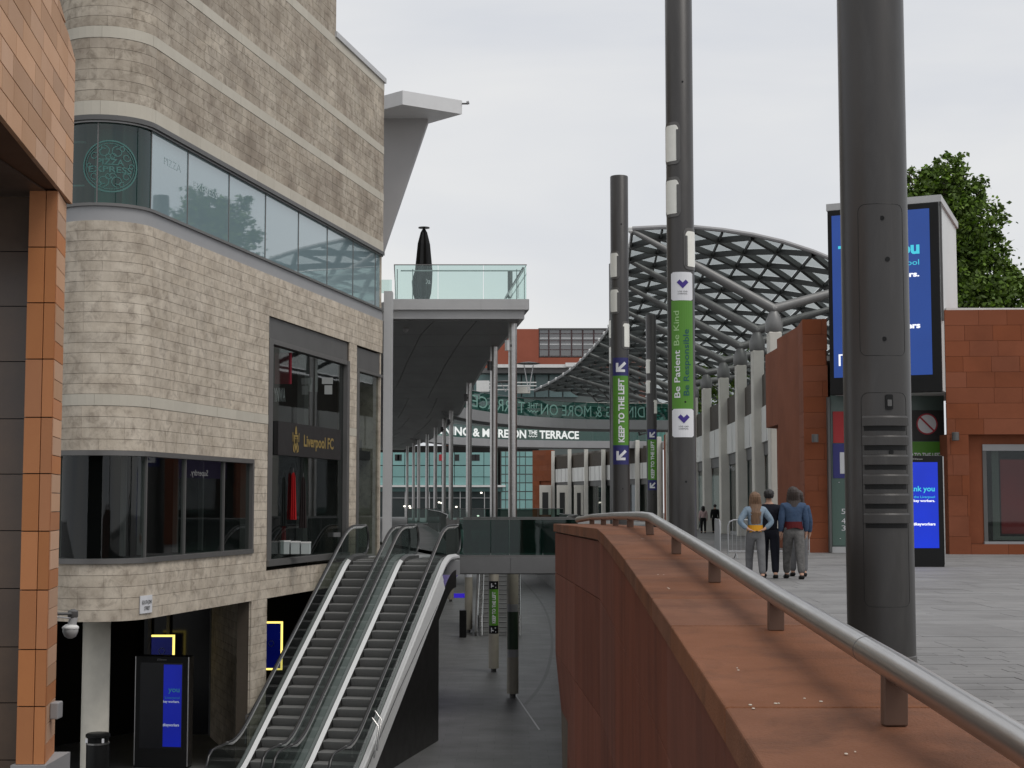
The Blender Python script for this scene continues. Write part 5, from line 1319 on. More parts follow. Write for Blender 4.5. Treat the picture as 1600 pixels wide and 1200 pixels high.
# side face with window opening: panels around the recess
La = (A-B).length; dAB = (A-B).normalized()
o0, o1 = B+dAB*(La*.26), B+dAB*(La*.86)
rows(A, B, 4.55, zT, REDWALL, rb, .75, 1.6, nm='cladding_slab', limit=60)
rows(o0, B, -.2, 4.55, REDWALL, rb, .75, 1.2, limit=30); rows(A, o1, -.2, 4.55, REDWALL, rb, .75, .9, limit=30)
cb = [A+Vector((.12, 0)), B+Vector((.12, .12)), Cc+Vector((0, .13)), Vector((Cc.x, 62)), Vector((A.x+.4, 63.4))]
MB().poly(cb, 4.6, zT-.02).build('wall_core', REDWALL, rb)
MB().pbox(o1+Vector((1.0, 0)), o0+Vector((1.0, 0)), .1, -.2, 4.55).build('recess_wall', mat('dull_brick_recess', (.2, .09, .055), .8, var=.3), rb)
MB().pbox(o1+Vector((.5, 0)), o0+Vector((.5, 0)), .05, .2, 4.5).build('window_pane', GL_SHOP, rb)
MB().pbox(o1+Vector((.45, 0)), o0+Vector((.45, 0)), .04, 1.9+.7, 3.4, 0).build('window_sign', mat('dull_purple_sign', (.12, .08, .22), .5), rb)
rows(B, Cc, gz(50)-.05, zT, REDWALL, rb, .5, 1.3, limit=60); MB().poly([B+Vector((.2, .1)), Cc+Vector((0, .1)), Cc+Vector((0, 6)), B+Vector((.2, 6))], -.1, zT-.02).build('wall_core', REDWALL, rb)
MB().box(Cc.x-.06, Cc.x+.02, 49.6, 50, 0, 5.0).build('downpipe', GREYD, rb)
# right block
D0r = 48.2; xr0 = at(1480, 700, D0r).x; xr1 = xr0+9; wx0 = at(1513, 700, D0r).x; wz1 = zat(679, D0r); wz0 = zat(850, D0r)
rows((xr0, D0r), (xr1, D0r-.6), wz1, 7.66, REDWALL, rb, .48, 1.25, limit=130)
rows((xr0, D0r), (wx0, D0r-.06), -.1, wz1, REDWALL, rb, .62, .8, limit=40)
rows((wx0, D0r-.06), (xr1, D0r-.6), -.1, wz0, REDWALL, rb, .4, 1.2, limit=20)
MB().poly([(xr0+.02, D0r+.06), (xr1, D0r-.5), (xr1, D0r+9), (xr0+3.2, D0r+9)], wz1, 7.6).build('wall_core', REDWALL, rb)
MB().poly([(xr0+.02, D0r+.11), (wx0-.02, D0r+.06), (wx0-.02, D0r+.9), (xr0+.02, D0r+.9)], -.1, wz1+.01).build('wall_core', REDWALL, rb)
# window reveal steps
ix0 = at(1533, 700, D0r+.35).x
MB().box(wx0, ix0, D0r+.25, D0r+.5, wz0, wz1).build('reveal_panel', REDWALL, rb); 
MB().box(wx0, xr1, D0r+.26, D0r+.5, wz1-.32, wz1-.0).build('reveal_panel', REDWALL, rb)
MB().box(ix0, xr1, D0r+.2, D0r+.3, wz1-.5, wz1-.30).build('window_head', GREYP, rb); MB().box(ix0-.02, xr1, D0r+.15, D0r+.32, wz0-.02, wz0+.07).build('window_sill', GREYP, rb)
MB().box(ix0, ix0+.12, D0r+.22, D0r+.34, wz0+.07, wz1-.5).build('window_frame', GREYD, rb)
MB().box(ix0+.12, xr1, D0r+.3, D0r+.32, wz0+.07, wz1-.5).build('window_pane', GL_SHOP, rb)
MB().box(ix0, xr1, D0r+2.6, D0r+2.7, -.1, wz1).build('interior_wall', mat('shop_back', (.09, .07, .06), .8, var=.4), rb)
MB().box(xr0+.1, xr1, D0r+.5, D0r+2.8, -.15, .35).build('interior_floor', GREYD, rb)
DD = D0r+.36; a = at(1553, 838, DD); c = at(1640, 700, DD)
ds = thing('display_stand', ((a.x+c.x)/2, D0r+1, .35), 'red display banner in a white frame inside the right hand shop window', 'display')
MB().box(a.x, a.x+.22, DD+.06, DD+.1, a.z, c.z).build('frame_side', OFFW, ds); MB().box(a.x, c.x, DD+.06, DD+.1, a.z-.12, a.z+.0).build('frame_base', OFFW, ds)
r0 = at(1567, 834, DD); r1 = at(1640, 718, DD); MB().box(r0.x, r1.x, DD+.08, DD+.11, r0.z, r1.z).build('banner', emit('glowing_red_banner', (.26, .012, .014), .55, .4), ds)  # glow added to the banner so its red shows in the unlit window
MB().box(a.x, c.x, DD+.12, DD+.14, a.z, c.z).build('backing', DARK, ds)
# roof edge: white rail
MB().box(xr0+.1, xr1, D0r-.65+.75, D0r+.3, 7.66, 7.74).build('coping', WHITE, rb)
# wall lights
for x, y, D, lab in ((1273, 685, 49.6, 'small dark cylinder wall light on the left red wall'), (1492, 682, 48.0, 'small dark cylinder wall light on the right red wall')):
    p = at(x, y, D); t = thing('wall_light', p, lab, 'wall light', 'cylinder wall lights')
    MB().lathe((p.x, D-.06, p.z), [(.10, -.13), (.11, -.12), (.11, .12), (.10, .13)], 16).build('housing', GREYD, t, smooth=True); MB().box(p.x-.05, p.x+.05, D-.02, D+.14, p.z-.05, p.z+.05).build('mount', BLACK, t)
# info panels between the red walls
ip = thing('information_hoarding', (12, 50, 0), 'glazed hoarding with directory panels and a no entry symbol under the big screen', 'hoarding')
D = 49.9; X = lambda x: at(x, 785, D).x
GG = mat('grey_green_glass', (.10, .145, .13), .3, var=.2)
MB().box(X(1300), X(1478), D, D+.1, .05, 5.3).build('back_panel', GG, ip); MB().box(X(1298), X(1480), D-.12, D+.1, -.06, .17).build('plinth', GREYL, ip)
def pan_(x0, y0, x1, y1, m_, nm): a = at(x0, y1, D-.03); c = at(x1, y0, D-.03); return MB().box(a.x, c.x, D-.03, D-.005, a.z, c.z).build(nm, m_, ip)
pan_(1302, 643, 1352, 692, mat('print_red', (.45, .022, .025), .5), 'red_panel'); bp_ = pan_(1302, 693, 1352, 747, mat('print_blue', (.035, .035, .20), .5), 'blue_panel')
pan_(1301, 748, 1352, 852, mat('print_green', (.09, .15, .125), .5), 'directory_panel')
lay_text('lettering', 'P', lambda a, c: Vector((X(1313)+a, D-.04, zat(738, D)+c)), .42, SIGNW, bp_, .05, .62)
for yy, s_ in ((800, '5'), (815, '4'), (826, '3')): lay_text('lettering', s_, lambda a, c: Vector((X(1314)+a, D-.04, zat(yy+3, D)+c)), .13, SIGNW, ip, .0, .17)
for xx, yy in ((1311, 754), (1313, 842)): q = at(xx, yy, D-.04); MB().lathe(q, [(.02, 0), (.02, .02)], 8).build('stud', SIGNW, ip)
dp = pan_(1423, 641, 1474, 689, mat('print_charcoal', (.028, .026, .026), .5), 'charcoal_panel'); gp = pan_(1423, 690, 1475, 712, GREEN, 'green_panel')
q = at(1448.5, 662.5, D-.05); b = MB(); n = 36
for i in range(n):
    t0 = 6.2832*i/n; t1 = 6.2832*(i+1)/n; b.quad(*[(q.x+r_*math.cos(tt), D-.045, q.z+r_*math.sin(tt)) for r_, tt in ((.30, t0), (.345, t0), (.345, t1), (.30, t1))])
s_, c_ = math.sin(math.radians(45)), math.cos(math.radians(45)); w = .02
b.quad((q.x-.22-w, D-.046, q.z+.22-w), (q.x-.22+w, D-.046, q.z+.22+w), (q.x+.22+w, D-.046, q.z-.22+w), (q.x+.22-w, D-.046, q.z-.22-w)); b.build('prohibition_ring', mat('ring_red', (.45, .03, .05), .5), ip)
b = MB(); b.quad(*[(q.x+.31*math.cos(6.2832*i/n), D-.04, q.z+.31*math.sin(6.2832*i/n)) for i in range(n)]); b.build('prohibition_disc', SIGNW, ip)
lay_text('lettering', 'KEEP TO THE LEFT', lambda a, c: Vector((X(1412)+a, D-.04, zat(715, D)+c)), 1.26, SIGNW, gp, .03, .15)
# ================================================================== big screen
s1_ = Vector((10.2, 49)); s2_ = Vector((13.36, 47.5)); s3_ = Vector((15.25, 52.2)); s4_ = s1_+(s3_-s2_)
zb3, zt3 = 5.06, 11.2
bs = thing('video_screen', (12, 49, zb3), 'large video screen box with a blue thank you message on the red building', 'screen')
MB().poly([s1_, s2_, s3_, s4_], zb3, zt3-.22).build('housing', [mat('screen_white_side', (.66, .68, .67), .5, var=.15, scale=.5)], bs)
MB().poly([s1_-Vector((.06, .0)), s2_+Vector((.05, -.08)), s3_+Vector((.08, 0)), s4_], zt3-.22, zt3).build('roof_cap', GREYL, bs)
dS = (s2_-s1_).normalized(); nS = Vector((dS.y, -dS.x)); 
def scp(u, z, o=.1): q = s1_+dS*u+nS*o; return Vector((q.x, q.y, z))
WS = (s2_-s1_).length
def sbox(u0, u1, z0, z1, o0, o1): return MB().hexa([scp(u0, z0, o1), scp(u1, z0, o1), scp(u1, z0, o0), scp(u0, z0, o0)], [scp(u0, z1, o1), scp(u1, z1, o1), scp(u1, z1, o0), scp(u0, z1, o0)])
sbox(0, WS-.002, zb3-.05, zt3-.24, 0.003, .12).build('bezel', BLACK, bs, bevel=.02)
sc_o = sbox(.14, WS-.28, zb3+.50, zt3-.42, .12, .13).build('display', SCR, bs)
MB().pbox(s2_+Vector((.02, .03)), s2_+Vector((.10, .28)), -.06, zb3+2.2, zt3-.25).build('edge_trim', GREYD, bs)
kx = WS-.62
lay_text('lettering', 'Thank you', lambda a, c: scp(.34+a, zat(398, 48)+c, .14), WS-.34-.60, CYAN, sc_o, .04, .38)
lay_text('lettering', 'to the Liverpool', lambda a, c: scp(kx-2.0+a, zat(416, 48)+c, .14), 2.0, CYAN, sc_o, .0, .17)
lay_text('lettering', 'key workers.', lambda a, c: scp(kx-1.7+a, zat(434, 48)+c, .14), 1.7, SCW, sc_o, .04, .16)
lay_text('lettering', '#keyworkers', lambda a, c: scp(kx-1.75+a, zat(514, 48)+c, .14), 1.75, SCW, sc_o, .04, .17)
MB().quad(scp(.30, zat(573, 49), .14), scp(.36, zat(573, 49), .14), scp(.36, zat(557, 49), .14), scp(.30, zat(557, 49), .14)).quad(scp(.30, zat(557, 49), .14), scp(.9, zat(557, 49), .14), scp(.9, zat(555, 49), .14), scp(.30, zat(555, 49), .14)).build('corner_mark', SCW, sc_o)
# ================================================================== far background buildings
tb_ = thing('turquoise_building', (-7, 215, 0), 'turquoise glass fronted store closing the end of the street', 'building')
DB = 212.0; X = lambda x, D=DB: at(x, 785, D).x; Z = lambda y, D=DB: zat(y, D)
MB().box(X(560), X(842), DB+.3, DB+12, -.5, 9.4).build('body', DARK, tb_)
xs = [560, 585, 613, 632, 651, 671, 690, 710, 730, 756, 778]
for a, c in zip(xs, xs[1:]):
    for y0, y1 in ((707, 727), (728, 745), (745.6, 758)):
        MB().box(X(a)+.04, X(c)-.04, DB, DB+.2, Z(y1)+.03, Z(y0)).build('glazing_panel', TEAL, tb_)
MB().box(X(560), X(790), DB-.4, DB, Z(761), Z(758)).build('white_canopy_edge', WHITE, tb_); MB().box(X(560), X(785), DB-.2, DB+.1, Z(768), Z(761.3)).build('fascia_band', mat('dark_teal_band', (.05, .10, .095), .4), tb_)
for x in (633, 671, 719, 757): MB().box(X(x)-.05, X(x)+.05, DB-.05, DB+.1, -.4, Z(768)).build('glazing_bar', GREYL, tb_)
MB().box(X(613), X(775), DB-.04, DB+.1, Z(778)-.04, Z(778)+.04).build('glazing_bar', GREYP, tb_)
MB().box(X(560), X(790), DB+.1, DB+.28, -.4, Z(768)).build('shop_glass', mat('night_glass', (.025, .035, .035), .15), tb_)
for k, x in enumerate((620, 624, 689, 714, 740, 746)):
    MB().box(X(x)-.3, X(x)+.3, DB-.03, DB-.0, Z(720), Z(710)).build('poster_figure', RED if k == 2 else mat('black_print', (.02, .02, .02), .5), tb_)
for x, y in ((632, 791), (640, 791), (641, 794), (686, 785), (690, 786), (693, 792), (713, 792), (752, 770), (747, 806), (704, 790)):
    p = at(x, y, DB-.3); MB().lathe(p, [(.10, -.1), (.17, 0), (.10, .1)], 8).build('spotlight', LAMP, tb_)
# grid of the stair tower
gxs = [783, 790, 800.5, 812, 821, 833]; gys = [705, 714, 727.5, 741, 754.5, 768, 781, 797]
for a, c in zip(gxs, gxs[1:]):
    for y0, y1 in zip(gys, gys[1:]): MB().box(X(a)+.05, X(c)-.05, DB-.1, DB+.1, Z(y1)+.07, Z(y0)-.07).build('glazing_panel', TEAL, tb_)
MB().box(X(782), X(834), DB+.0, DB+.28, -.4, Z(705)).build('frame_grid', GREYD, tb_)
# middle building with terrace, above the bridges
D2 = 225.0
mb = thing('terrace_restaurant', (5, 225, 0), 'glass fronted terrace restaurant with a white roof edge above the bridges', 'building')
X2 = lambda x: at(x, 785, D2).x; Z2 = lambda y: zat(y, D2)
MB().box(X2(700), X2(1000), D2+1, D2+20, -.5, Z2(580)).build('body', mat('grey_green_wall', (.13, .15, .145), .6), mb)
for a, c in ((740, 768), (769, 797), (798, 815), (816, 836), (837, 858), (859, 880), (881, 905)): MB().box(X2(a), X2(c)-.1, D2+.6, D2+.8, Z2(620), Z2(585)).build('glazing_panel', mat('pale_teal_glass', (.15, .24, .24), .2, rnd=.2), mb)
MB().box(X2(765), X2(890), D2-3, D2+3, Z2(577), Z2(572)).build('roof_edge', WHITE, mb); MB().box(X2(883), X2(903), D2-3.5, D2, Z2(576), Z2(570)).build('roof_edge', WHITE, mb)
MB().box(X2(740), X2(905), D2-2.5, D2-.2, Z2(585), Z2(577.3)).build('roof_soffit', GREYD, mb)
for y in (600, 605, 611): MB().box(X2(745), X2(838), D2-3, D2-2.9, Z2(y)-.08, Z2(y)+.08).build('terrace_rail', WHITE, mb)
MB().box(X2(745), X2(765), D2-4, D2-3, Z2(615), Z2(598)).build('planter_wall', WHITE, mb); MB().box(X2(808), X2(828), D2-5, D2-4, Z2(618), Z2(608)).build('planter_wall', OFFW, mb)
for xc, D, lab in ((826, 218, 'wide flat parasol right of the steel columns on the far terrace'), (790, 219, 'wide flat parasol seen between the steel columns on the far terrace')):
    p = at(xc, 568 if xc > 800 else 597, D); t = thing('flat_parasol', (p.x, D, at(xc, 615, D).z), lab, 'parasol', 'flat parasols on the far terrace'); z0 = at(xc, 612, D).z
    MB().lathe((p.x, D, p.z), [(1.6, -.05), (1.7, 0), (1.0, .15), (.2, .25)], 20).build('canopy', GREYD, t, smooth=True)
    for dx in (-.7, .7): MB().tube([(p.x, D, z0), (p.x+dx, D, p.z)], .07, 6).build('leg', GREYL, t)
# red brick office block on the skyline
D3 = 240.0; X3 = lambda x: at(x, 785, D3).x; Z3 = lambda y: zat(y, D3)
rk = thing('red_office_block', (8, 240, 0), 'red clad office block with a glazed top storey on the far skyline', 'building')
MB().box(X3(690), X3(842), D3, D3+20, 0, Z3(514)).build('wall', mat('red_brick_far', (.33, .10, .062), .8, var=.3, scale=.3, rnd=.05), rk)
MB().box(X3(842.2), X3(1010), D3+.2, D3+20, 0, Z3(558.5)).build('wall', MATS['red_brick_far'], rk)
MB().box(X3(842.3), X3(1010), D3+1.2, D3+18, Z3(558), Z3(515)).build('interior', mat('office_interior', (.16, .13, .13), .7, var=.5, scale=.4), rk)
MB().box(X3(842), X3(1010), D3+.1, D3+20, Z3(515), Z3(512.5)).build('roof_edge', GREYD, rk)
xs = [842.5, 858, 876, 894, 911.5, 929, 947, 965, 983, 1001]
for a, c in zip(xs, xs[1:]):
    w = MB().box(X3(a)+.06, X3(c)-.06, D3+.4, D3+.45, Z3(557), Z3(515.5)).build('window_pane', glass('office_glass', (.5, .45, .45), .6, .12, body=(.10, .09, .09)), rk)
    MB().box(X3(a)-.12, X3(a)+.12, D3+.25, D3+.6, Z3(558), Z3(513)).build('mullion', mat('maroon_frame', (.06, .03, .03), .5), rk)
for y in (528, 537.5): MB().box(X3(843), X3(1001), D3+.30, D3+.38, Z3(y)-.06, Z3(y)+.06).build('reflection_strip', mat('bright_reflection_strip', (.7, .7, .7), .4), rk)  # pale strips painted as reflections across the office glass
for y in (521, 532, 546, 556): MB().box(X3(843), X3(1001), D3+.32, D3+.42, Z3(y)-.05, Z3(y)+.05).build('transom', MATS['maroon_frame'], rk)
# greenery glimpsed behind the arcade is part of the big tree row
# ================================================================== trees
def tree(x, y, z0, top, crown_r, lab, n=5200, seed=1, lobes=None, zmin=None, leaf=.17):
    r = random.Random(seed); t = thing('broadleaf_tree', (x, y, z0), lab, 'tree')
    b = MB(); pts = [Vector((x, y, z0))]; H = top-z0
    for i in range(1, 7): pts.append(Vector((x+r.uniform(-.15, .15)*i, y+r.uniform(-.1, .1)*i, z0+H*i*.13)))
    b.tube(pts, [.34, .3, .27, .23, .18, .13, .07], 10); b.build('trunk', BARK, t, smooth=True)
    for lx, ly, lz, lr in lobes:
        st_ = pts[min(6, max(2, int((lz-z0)/H*6)))]; e = Vector((lx, ly, lz))
        MB().tube([st_, st_.lerp(e, .5)+Vector((0, 0, .4)), e], [.12, .07, .03], 6).build('limb', BARK, t, smooth=True)
    groups = []
    tot = sum(l[3]**2 for l in lobes); b = MB()
    for lx, ly, lz, lr in lobes:
        c = Vector((lx, ly, lz)); m = int(n*lr*lr/tot)
        # clumps on the lobe
        cl = []
        for k in range(max(8, int(m/55))):
            d = Vector((r.gauss(0, 1), r.gauss(0, 1), r.gauss(0, 1))).normalized(); cl.append(c+d*lr*r.uniform(.45, 1.03))
        for k in range(m):
            q = r.choice(cl); d = Vector((r.gauss(0, 1), r.gauss(0, 1), r.gauss(0, .8)))*lr*.17; p = q+d
            a = Vector((r.gauss(0, 1), r.gauss(0, 1), r.gauss(0, .6))).normalized(); u = a.cross(Vector((r.gauss(0, 1), r.gauss(0, 1), r.gauss(0, 1)))).normalized(); s = leaf*r.uniform(.6, 1.3)
            b.quad(p-a*s*.6, p+u*s*.42, p+a*s*.8, p-u*s*.42)
    b.build('crown', LEAF, t)
    return t
D = 74
def lb(x, y, r_, dy=0): p = at(x, y, D+dy); return (p.x, p.y, p.z, r_)
lobes = [lb(1474, 278, 1.05), lb(1452, 305, 1.2, 1), lb(1500, 310, 1.4), lb(1530, 300, .45, .5), lb(1465, 350, 1.7, .5), lb(1520, 355, 1.5, -.4), lb(1548, 385, .95, .2), lb(1490, 400, 1.9, .6), lb(1545, 425, 1.5), lb(1572, 440, 1.0, .3), lb(1420, 270, .55, 1.4), lb(1430, 330, 1.3, 1.5), lb(1430, 400, 1.9, 1.2), lb(1510, 465, 1.8), lb(1560, 475, 1.4, .3), lb(1480, 255, .6), lb(1590, 465, .7), lb(1440, 470, 1.8), lb(1578, 505, 1.3), lb(1520, 510, 1.8)]
tree(at(1490, 700, D).x, D, gz(D), at(1490, 245, D).z, 3, 'tall green broadleaf tree rising behind the red building and video screen', 34000, 3, lobes, leaf=.19)
D = 112
lobes = [lb(1110, 600, 1.3), lb(1092, 620, 1.2), (15.5, 108, 8.5, 1.4), lb(1150, 575, 1.3), lb(1178, 560, 1.2)]
tree(16.5, 112, gz(112), 12, 3, 'tree glimpsed between the canopy columns behind the arcade roof', 2500, 5, lobes, leaf=.2)

# ================================================================== crowd barriers
def barrier(p, ang, lab, W=2.3, H=1.1):
    t = thing('crowd_barrier', p, lab, 'barrier', 'galvanised crowd barriers'); p = Vector(p); d = Vector((math.cos(ang), math.sin(ang), 0)); n = Vector((-d.y, d.x, 0))
    w = lambda u, z, o=0: p+d*u+n*o+Vector((0, 0, z))
    c = .16; P = [w(0, .12), w(0, H-c), w(.05, H-.05), w(c, H), w(W-c, H), w(W-.05, H-.05), w(W, H-c), w(W, .12)]
    MB().tube(P, .02, 8).build('frame', GALV, t, smooth=True); MB().tube([w(0, .22), w(W, .22)], .016, 8).build('bottom_rail', GALV, t, smooth=True)
    k = 19
    for i in range(1, k): MB().tube([w(W*i/k, .22), w(W*i/k, H-.01)], .0075, 6).build('bar', GALV, t)
    for u in (.22, W-.22):
        MB().tube([w(u, .02, -.33), w(u, .06, -.2), w(u, .17, 0), w(u, .06, .2), w(u, .02, .33)], .018, 8).build('foot', GALV, t, smooth=True)
p = at(1138, 873, 43.6); barrier((p.x, 43.6, gz(43.6)), 0.03, 'galvanised crowd barrier standing across behind the walking group')
p = at(1127, 873, 43.0); barrier((p.x, 43.2, gz(43)), 1.50, 'galvanised crowd barrier seen end on at the left of the other barrier')

# ================================================================== people
def skin_mesh(name, verts, edges, rad, m_, parent, sub=2, root=0):
    me = bpy.data.meshes.new('tmp'); me.from_pydata([tuple(v) for v in verts], edges, [])
    o = bpy.data.objects.new('tmp', me); C.objects.link(o)
    o.modifiers.new('s', 'SKIN'); 
    for i, r_ in enumerate(rad):
        me.skin_vertices[0].data[i].radius = r_ if isinstance(r_, tuple) else (r_, r_); me.skin_vertices[0].data[i].use_root = (i == root)
    sb_ = o.modifiers.new('u', 'SUBSURF'); sb_.levels = sub; sb_.render_levels = sub
    dg = bpy.context.evaluated_depsgraph_get(); nm = bpy.data.meshes.new_from_object(o.evaluated_get(dg))
    bpy.data.objects.remove(o); bpy.data.meshes.remove(me)
    vs = [v.co.copy() for v in nm.vertices]; fs = [tuple(p.vertices) for p in nm.polygons]; bpy.data.meshes.remove(nm)
    return MB().add(vs, fs).build(name, m_, parent, smooth=True)
def person(x, y, yaw, H, lab, top, trs, shoe, hairm, hair='long', arms=('down', 'down'), stride=.18, hem=None, hemm=None, turn=0, group=None, jl=.57, slim=1.0, hairlen=.30):
    """standing / walking figure seen from behind; local frame: +y is forward"""
    g0 = gz(y); t = thing('person', (x, y, g0), lab, 'person', group)
    rot = Matrix.Rotation(yaw, 3, 'Z'); k = H/1.75; o = Vector((x, y, g0))
    def W(p): return o+rot@(Vector(p)*k)
    s = slim; st = stride
    # skeleton (metres for a 1.75 m figure)
    V = []; E_ = []; Rr = []
    def v(p, r_, par=None):
        V.append(W(p)); Rr.append(tuple(a*k for a in r_) if isinstance(r_, tuple) else r_*k)
        if par is not None: E_.append((par, len(V)-1))
        return len(V)-1
    pel = v((0, 0, .95), (.12*s, .09*s)); ab = v((0, -.0, 1.10), (.105*s, .08*s), pel); ch = v((0, -.01, 1.29), (.12*s, .09*s), ab); sh = v((0, -.01, 1.41), (.09*s, .07*s), ch)
    nk = v((0, 0, 1.51), .052, sh); hd0 = v((0, .015, 1.585), (.062, .072), nk); hd = v((0, .015, 1.66), (.075, .09), hd0); ht = v((0, .01, 1.725), (.05, .06), hd)
    nose = v((.02*turn, .115, 1.63), .014, hd)
    hips = []; legs = []
    for sg_, fw in ((-1, st), (1, -st)):
        h_ = v((sg_*.095, 0, .88), .085*s, pel); kn_ = v((sg_*.10, fw*.55+.02, .50), .075*s, h_); an = v((sg_*.095, fw, .10), .045, kn_); he = v((sg_*.095, fw-.04, .05), .036, an); fo = v((sg_*.10, fw+.13, .035), .036, he)
        legs.append((h_, kn_, an, he, fo))
    armv = []
    for sg_, a in ((-1, arms[0]), (1, arms[1])):
        s0 = v((sg_*.185*s, -.01, 1.395), .062, sh)
        if a == 'hip': el_ = (sg_*.34, -.06, 1.16); wr = (sg_*.18, -.10, 1.02); hn = (sg_*.12, -.11, 1.0)
        elif a == 'pocket': el_ = (sg_*.27, -.08, 1.15); wr = (sg_*.24, .02, .95); hn = (sg_*.22, .04, .90)
        elif a == 'fwd': el_ = (sg_*.22, .06, 1.14); wr = (sg_*.15, .22, 1.10); hn = (sg_*.10, .26, 1.10)
        else: el_ = (sg_*.235, -.02, 1.13); wr = (sg_*.245, .03, .90); hn = (sg_*.24, .05, .84)
        e = v(el_, .050, s0); w_ = v(wr, .030, e); h = v(hn, (.036, .022), w_); armv.append((s0, e, w_, h))
        dvec = (Vector(hn)-Vector(wr)).normalized(); side = Vector((0, 1, 0)) if abs(dvec.y) < .8 else Vector((0, 0, -1))
        for q in range(4):
            fp1 = Vector(hn)+dvec*.055+side*(-.024+.016*q); fp2 = fp1+dvec*(.03+.006*(q in (1, 2)))+Vector((-sg_*.012, 0, 0)); f1 = v(tuple(fp1), .0085, h); v(tuple(fp2), .0075, f1)
        th1 = Vector(hn)+side*.035+dvec*.005; f1 = v(tuple(th1), .010, w_); v(tuple(th1+dvec*.03+side*.008), .009, f1)
    body = skin_mesh('body', V, E_, Rr, SKIN, t, 2)
    # trousers
    def sub(idx, scale, extra=None):
        m_ = {a: i for i, a in enumerate(idx)}; vv = [V[a].copy() for a in idx]; ee = [(m_[a], m_[b_]) for a, b_ in E_ if a in m_ and b_ in m_]
        rr_ = [tuple(q*sc_k for q in (Rr[a] if isinstance(Rr[a], tuple) else (Rr[a], Rr[a]))) for a, sc_k in zip(idx, scale)]
        return vv, ee, rr_
    idx = [pel]+[a for l in legs for a in l[:3]]; sc_l = [1.6]+[1.5, 1.25, 1.6]*2
    vv, ee, rr_ = sub(idx, sc_l)
    ww = V[ab].lerp(V[pel], .25); vv.append(ww); ee.append((0, len(vv)-1)); rr_.append((.175*s*k, .14*s*k))
    skin_mesh('trousers', vv, ee, rr_, trs, t, 2)
    for l in legs:
        vv, ee, rr_ = sub(list(l[2:]), [1.2, 1.6, 1.6]); skin_mesh('shoe', vv, ee, rr_, shoe, t, 2)
        q = V[l[3]]; 
    if hem:   # shirt tail between jacket and trousers
        n = 20; zb4, zt4 = .965, 1.10; b = MB(); A_ = []; B_ = []
        for i in range(n+1):
            a = 6.2832*i/n; A_.append(W((.185*s*math.cos(a), .155*s*math.sin(a), zb4+.02*math.sin(3*a)))); B_.append(W((.165*s*math.cos(a), .13*s*math.sin(a), zt4)))
        b.strip(A_, B_); b.build('shirt_hem', hemm, t, smooth=True)
    # jacket
    idx = [sh, ch, ab]+[a for l in armv for a in l[:3]]; sc_l = [1.65, 1.62, 1.6]+[1.35, 1.42, 1.55]*2
    vv, ee, rr_ = sub(idx, sc_l)
    jb = W((0, -.0, jl*1.75)); vv.append(jb); ee.append((2, len(vv)-1)); rr_.append((.185*s*k, .155*s*k))
    cl = W((0, 0, 1.475)); vv.append(cl); ee.append((0, len(vv)-1)); rr_.append((.085*k, .08*k))
    skin_mesh('jacket', vv, ee, rr_, top, t, 2)
    # head: ears
    for sg_ in (-1, 1): q = W((sg_*.083, .01, 1.635)); MB().lathe(q, [(.004, -.03*k), (.016*k, -.012*k), (.018*k, .012*k), (.005, .03*k)], 8).build('ear', SKIN, t, smooth=True)
    # hair
    rh = random.Random(int(x*100)); b = MB(); n = 26; rings = []
    if hair == 'short':
        prof = [(1.585, .080, .095, .55), (1.64, .097, .115, .75), (1.68, .100, .12, 1.0), (1.72, .092, .105, 1.0), (1.755, .05, .06, 1.0), (1.768, .01, .01, 1)]
    else:
        L_ = hairlen; prof = [(1.70-L_-.24, .05, .02, .45), (1.70-L_-.16, .105, .05, .48), (1.70-L_*.6-.1, .135, .075, .5), (1.52, .125, .085, .55), (1.60, .118, .115, .62), (1.66, .112, .125, .75), (1.71, .10, .115, .95), (1.75, .065, .075, 1.0), (1.772, .01, .012, 1)]
    for (z, rx, ry, cov) in prof:
        ring = []
        for i in range(n+1):
            a = -math.pi/2-math.pi*cov+2*math.pi*cov*i/n
            wob = 1+.05*math.sin(i*2.9+z*9)+rh.uniform(-.02, .02); back = -.02-(.05 if z < 1.5 else 0)
            ring.append(W((rx*wob*math.cos(a), .0+back+ry*wob*math.sin(a), z+rh.uniform(-.006, .006))))
        rings.append(ring)
    for r0_, r1_ in zip(rings, rings[1:]): b.strip(r0_, r1_)
    b.build('hair', hairm, t, smooth=True)
    return t
HB = mat('long_brown_hair', (.19, .105, .055), .55, var=.7, hue=(.07, .04, .025), scale=9, stretch=(6, 6, .6)); HD = mat('dark_brown_hair', (.035, .022, .017), .5, var=.5, scale=9, stretch=(6, 6, .6)); HK = mat('black_hair', (.015, .012, .011), .5, var=.4, scale=9)
DEN = mat('light_denim', (.17, .235, .30), .85, var=.5, hue=(.30, .36, .42), scale=7, bump=1.0, bscale=14); DEN2 = mat('blue_denim', (.045, .075, .135), .85, var=.5, hue=(.07, .105, .17), scale=6, bump=1.0, bscale=14)
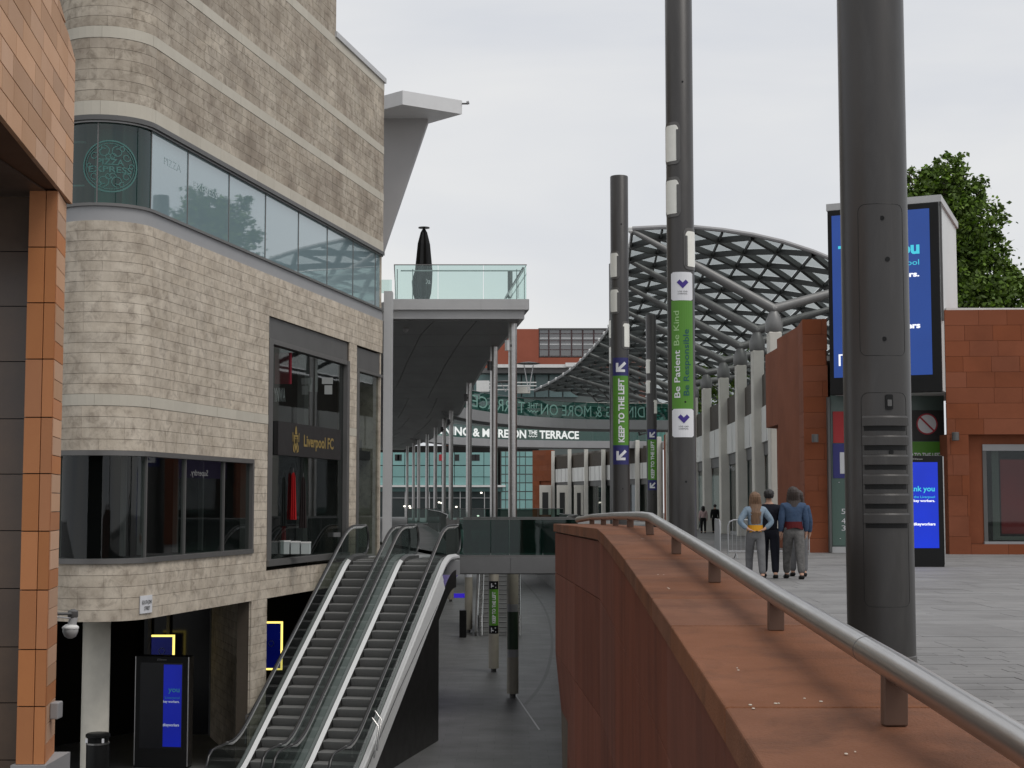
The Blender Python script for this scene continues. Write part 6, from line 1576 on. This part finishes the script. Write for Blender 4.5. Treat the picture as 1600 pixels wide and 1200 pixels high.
NV = mat('navy_suit', (.012, .013, .020), .85, var=.3, bump=.9, bscale=13); GT = mat('grey_trousers', (.16, .16, .165), .9, var=.4, scale=6, bump=1.0, bscale=12); GT2 = mat('charcoal_check_trousers', (.15, .145, .14), .9, var=.7, hue=(.07, .068, .066), scale=16, bump=.9, bscale=13)
YL = mat('mustard_top', (.55, .26, .02), .8); BU = mat('burgundy_top', (.09, .012, .014), .85); PK = mat('pale_pink_jacket', (.50, .36, .35), .8); BKC = mat('black_clothes', (.012, .012, .013), .85)
GP = 'people walking away across the plaza'
def ppl(xpix, foot, D): p = at(xpix, foot, D); return p.x, D
x, y = ppl(1181, 905, 28.8); person(x, y, .05, 1.62, 'person with long light brown hair and pale denim jacket over yellow, hands on hips', DEN, GT, BLACK, HB, 'long', ('hip', 'hip'), .20, True, YL, jl=.605, slim=.93, hairlen=.42)
x, y = ppl(1203, 903, 29.4); person(x, y, -.1, 1.68, 'person with short dark hair in a dark navy suit between the two denim jackets', NV, NV, BLACK, HK, 'short', ('down', 'down'), .24, jl=.50, turn=1)
x, y = ppl(1241, 905, 29.0); person(x, y, 0, 1.72, 'person with dark shoulder length hair, blue denim jacket, burgundy shirt tail and checked grey trousers', DEN2, GT2, BLACK, HD, 'long', ('down', 'down'), .26, True, BU, jl=.575, hairlen=.16, slim=1.0)
x, y = ppl(1248, 903, 30.2); person(x, y, 0, 1.68, 'person in dark blue mostly hidden behind the one in blue denim', DEN2, GT, BLACK, HD, 'long', ('down', 'down'), .12, jl=.55, hairlen=.12)
x, y = ppl(1099, 835, 92); person(x, y, 0, 1.62, 'distant person in a pale pink jacket and black leggings', PK, BKC, BLACK, HK, 'long', ('down', 'down'), .12, jl=.55, hairlen=.15)
x, y = ppl(1117.5, 835, 92.5); person(x, y, 0, 1.72, 'distant person dressed all in black beside the pink jacket', BKC, BKC, BLACK, HK, 'short', ('down', 'down'), .12, jl=.55)
# ------------------------------------------------------------------ tidy
for o in bpy.data.objects:
    if '_o' in o: del o['_o']
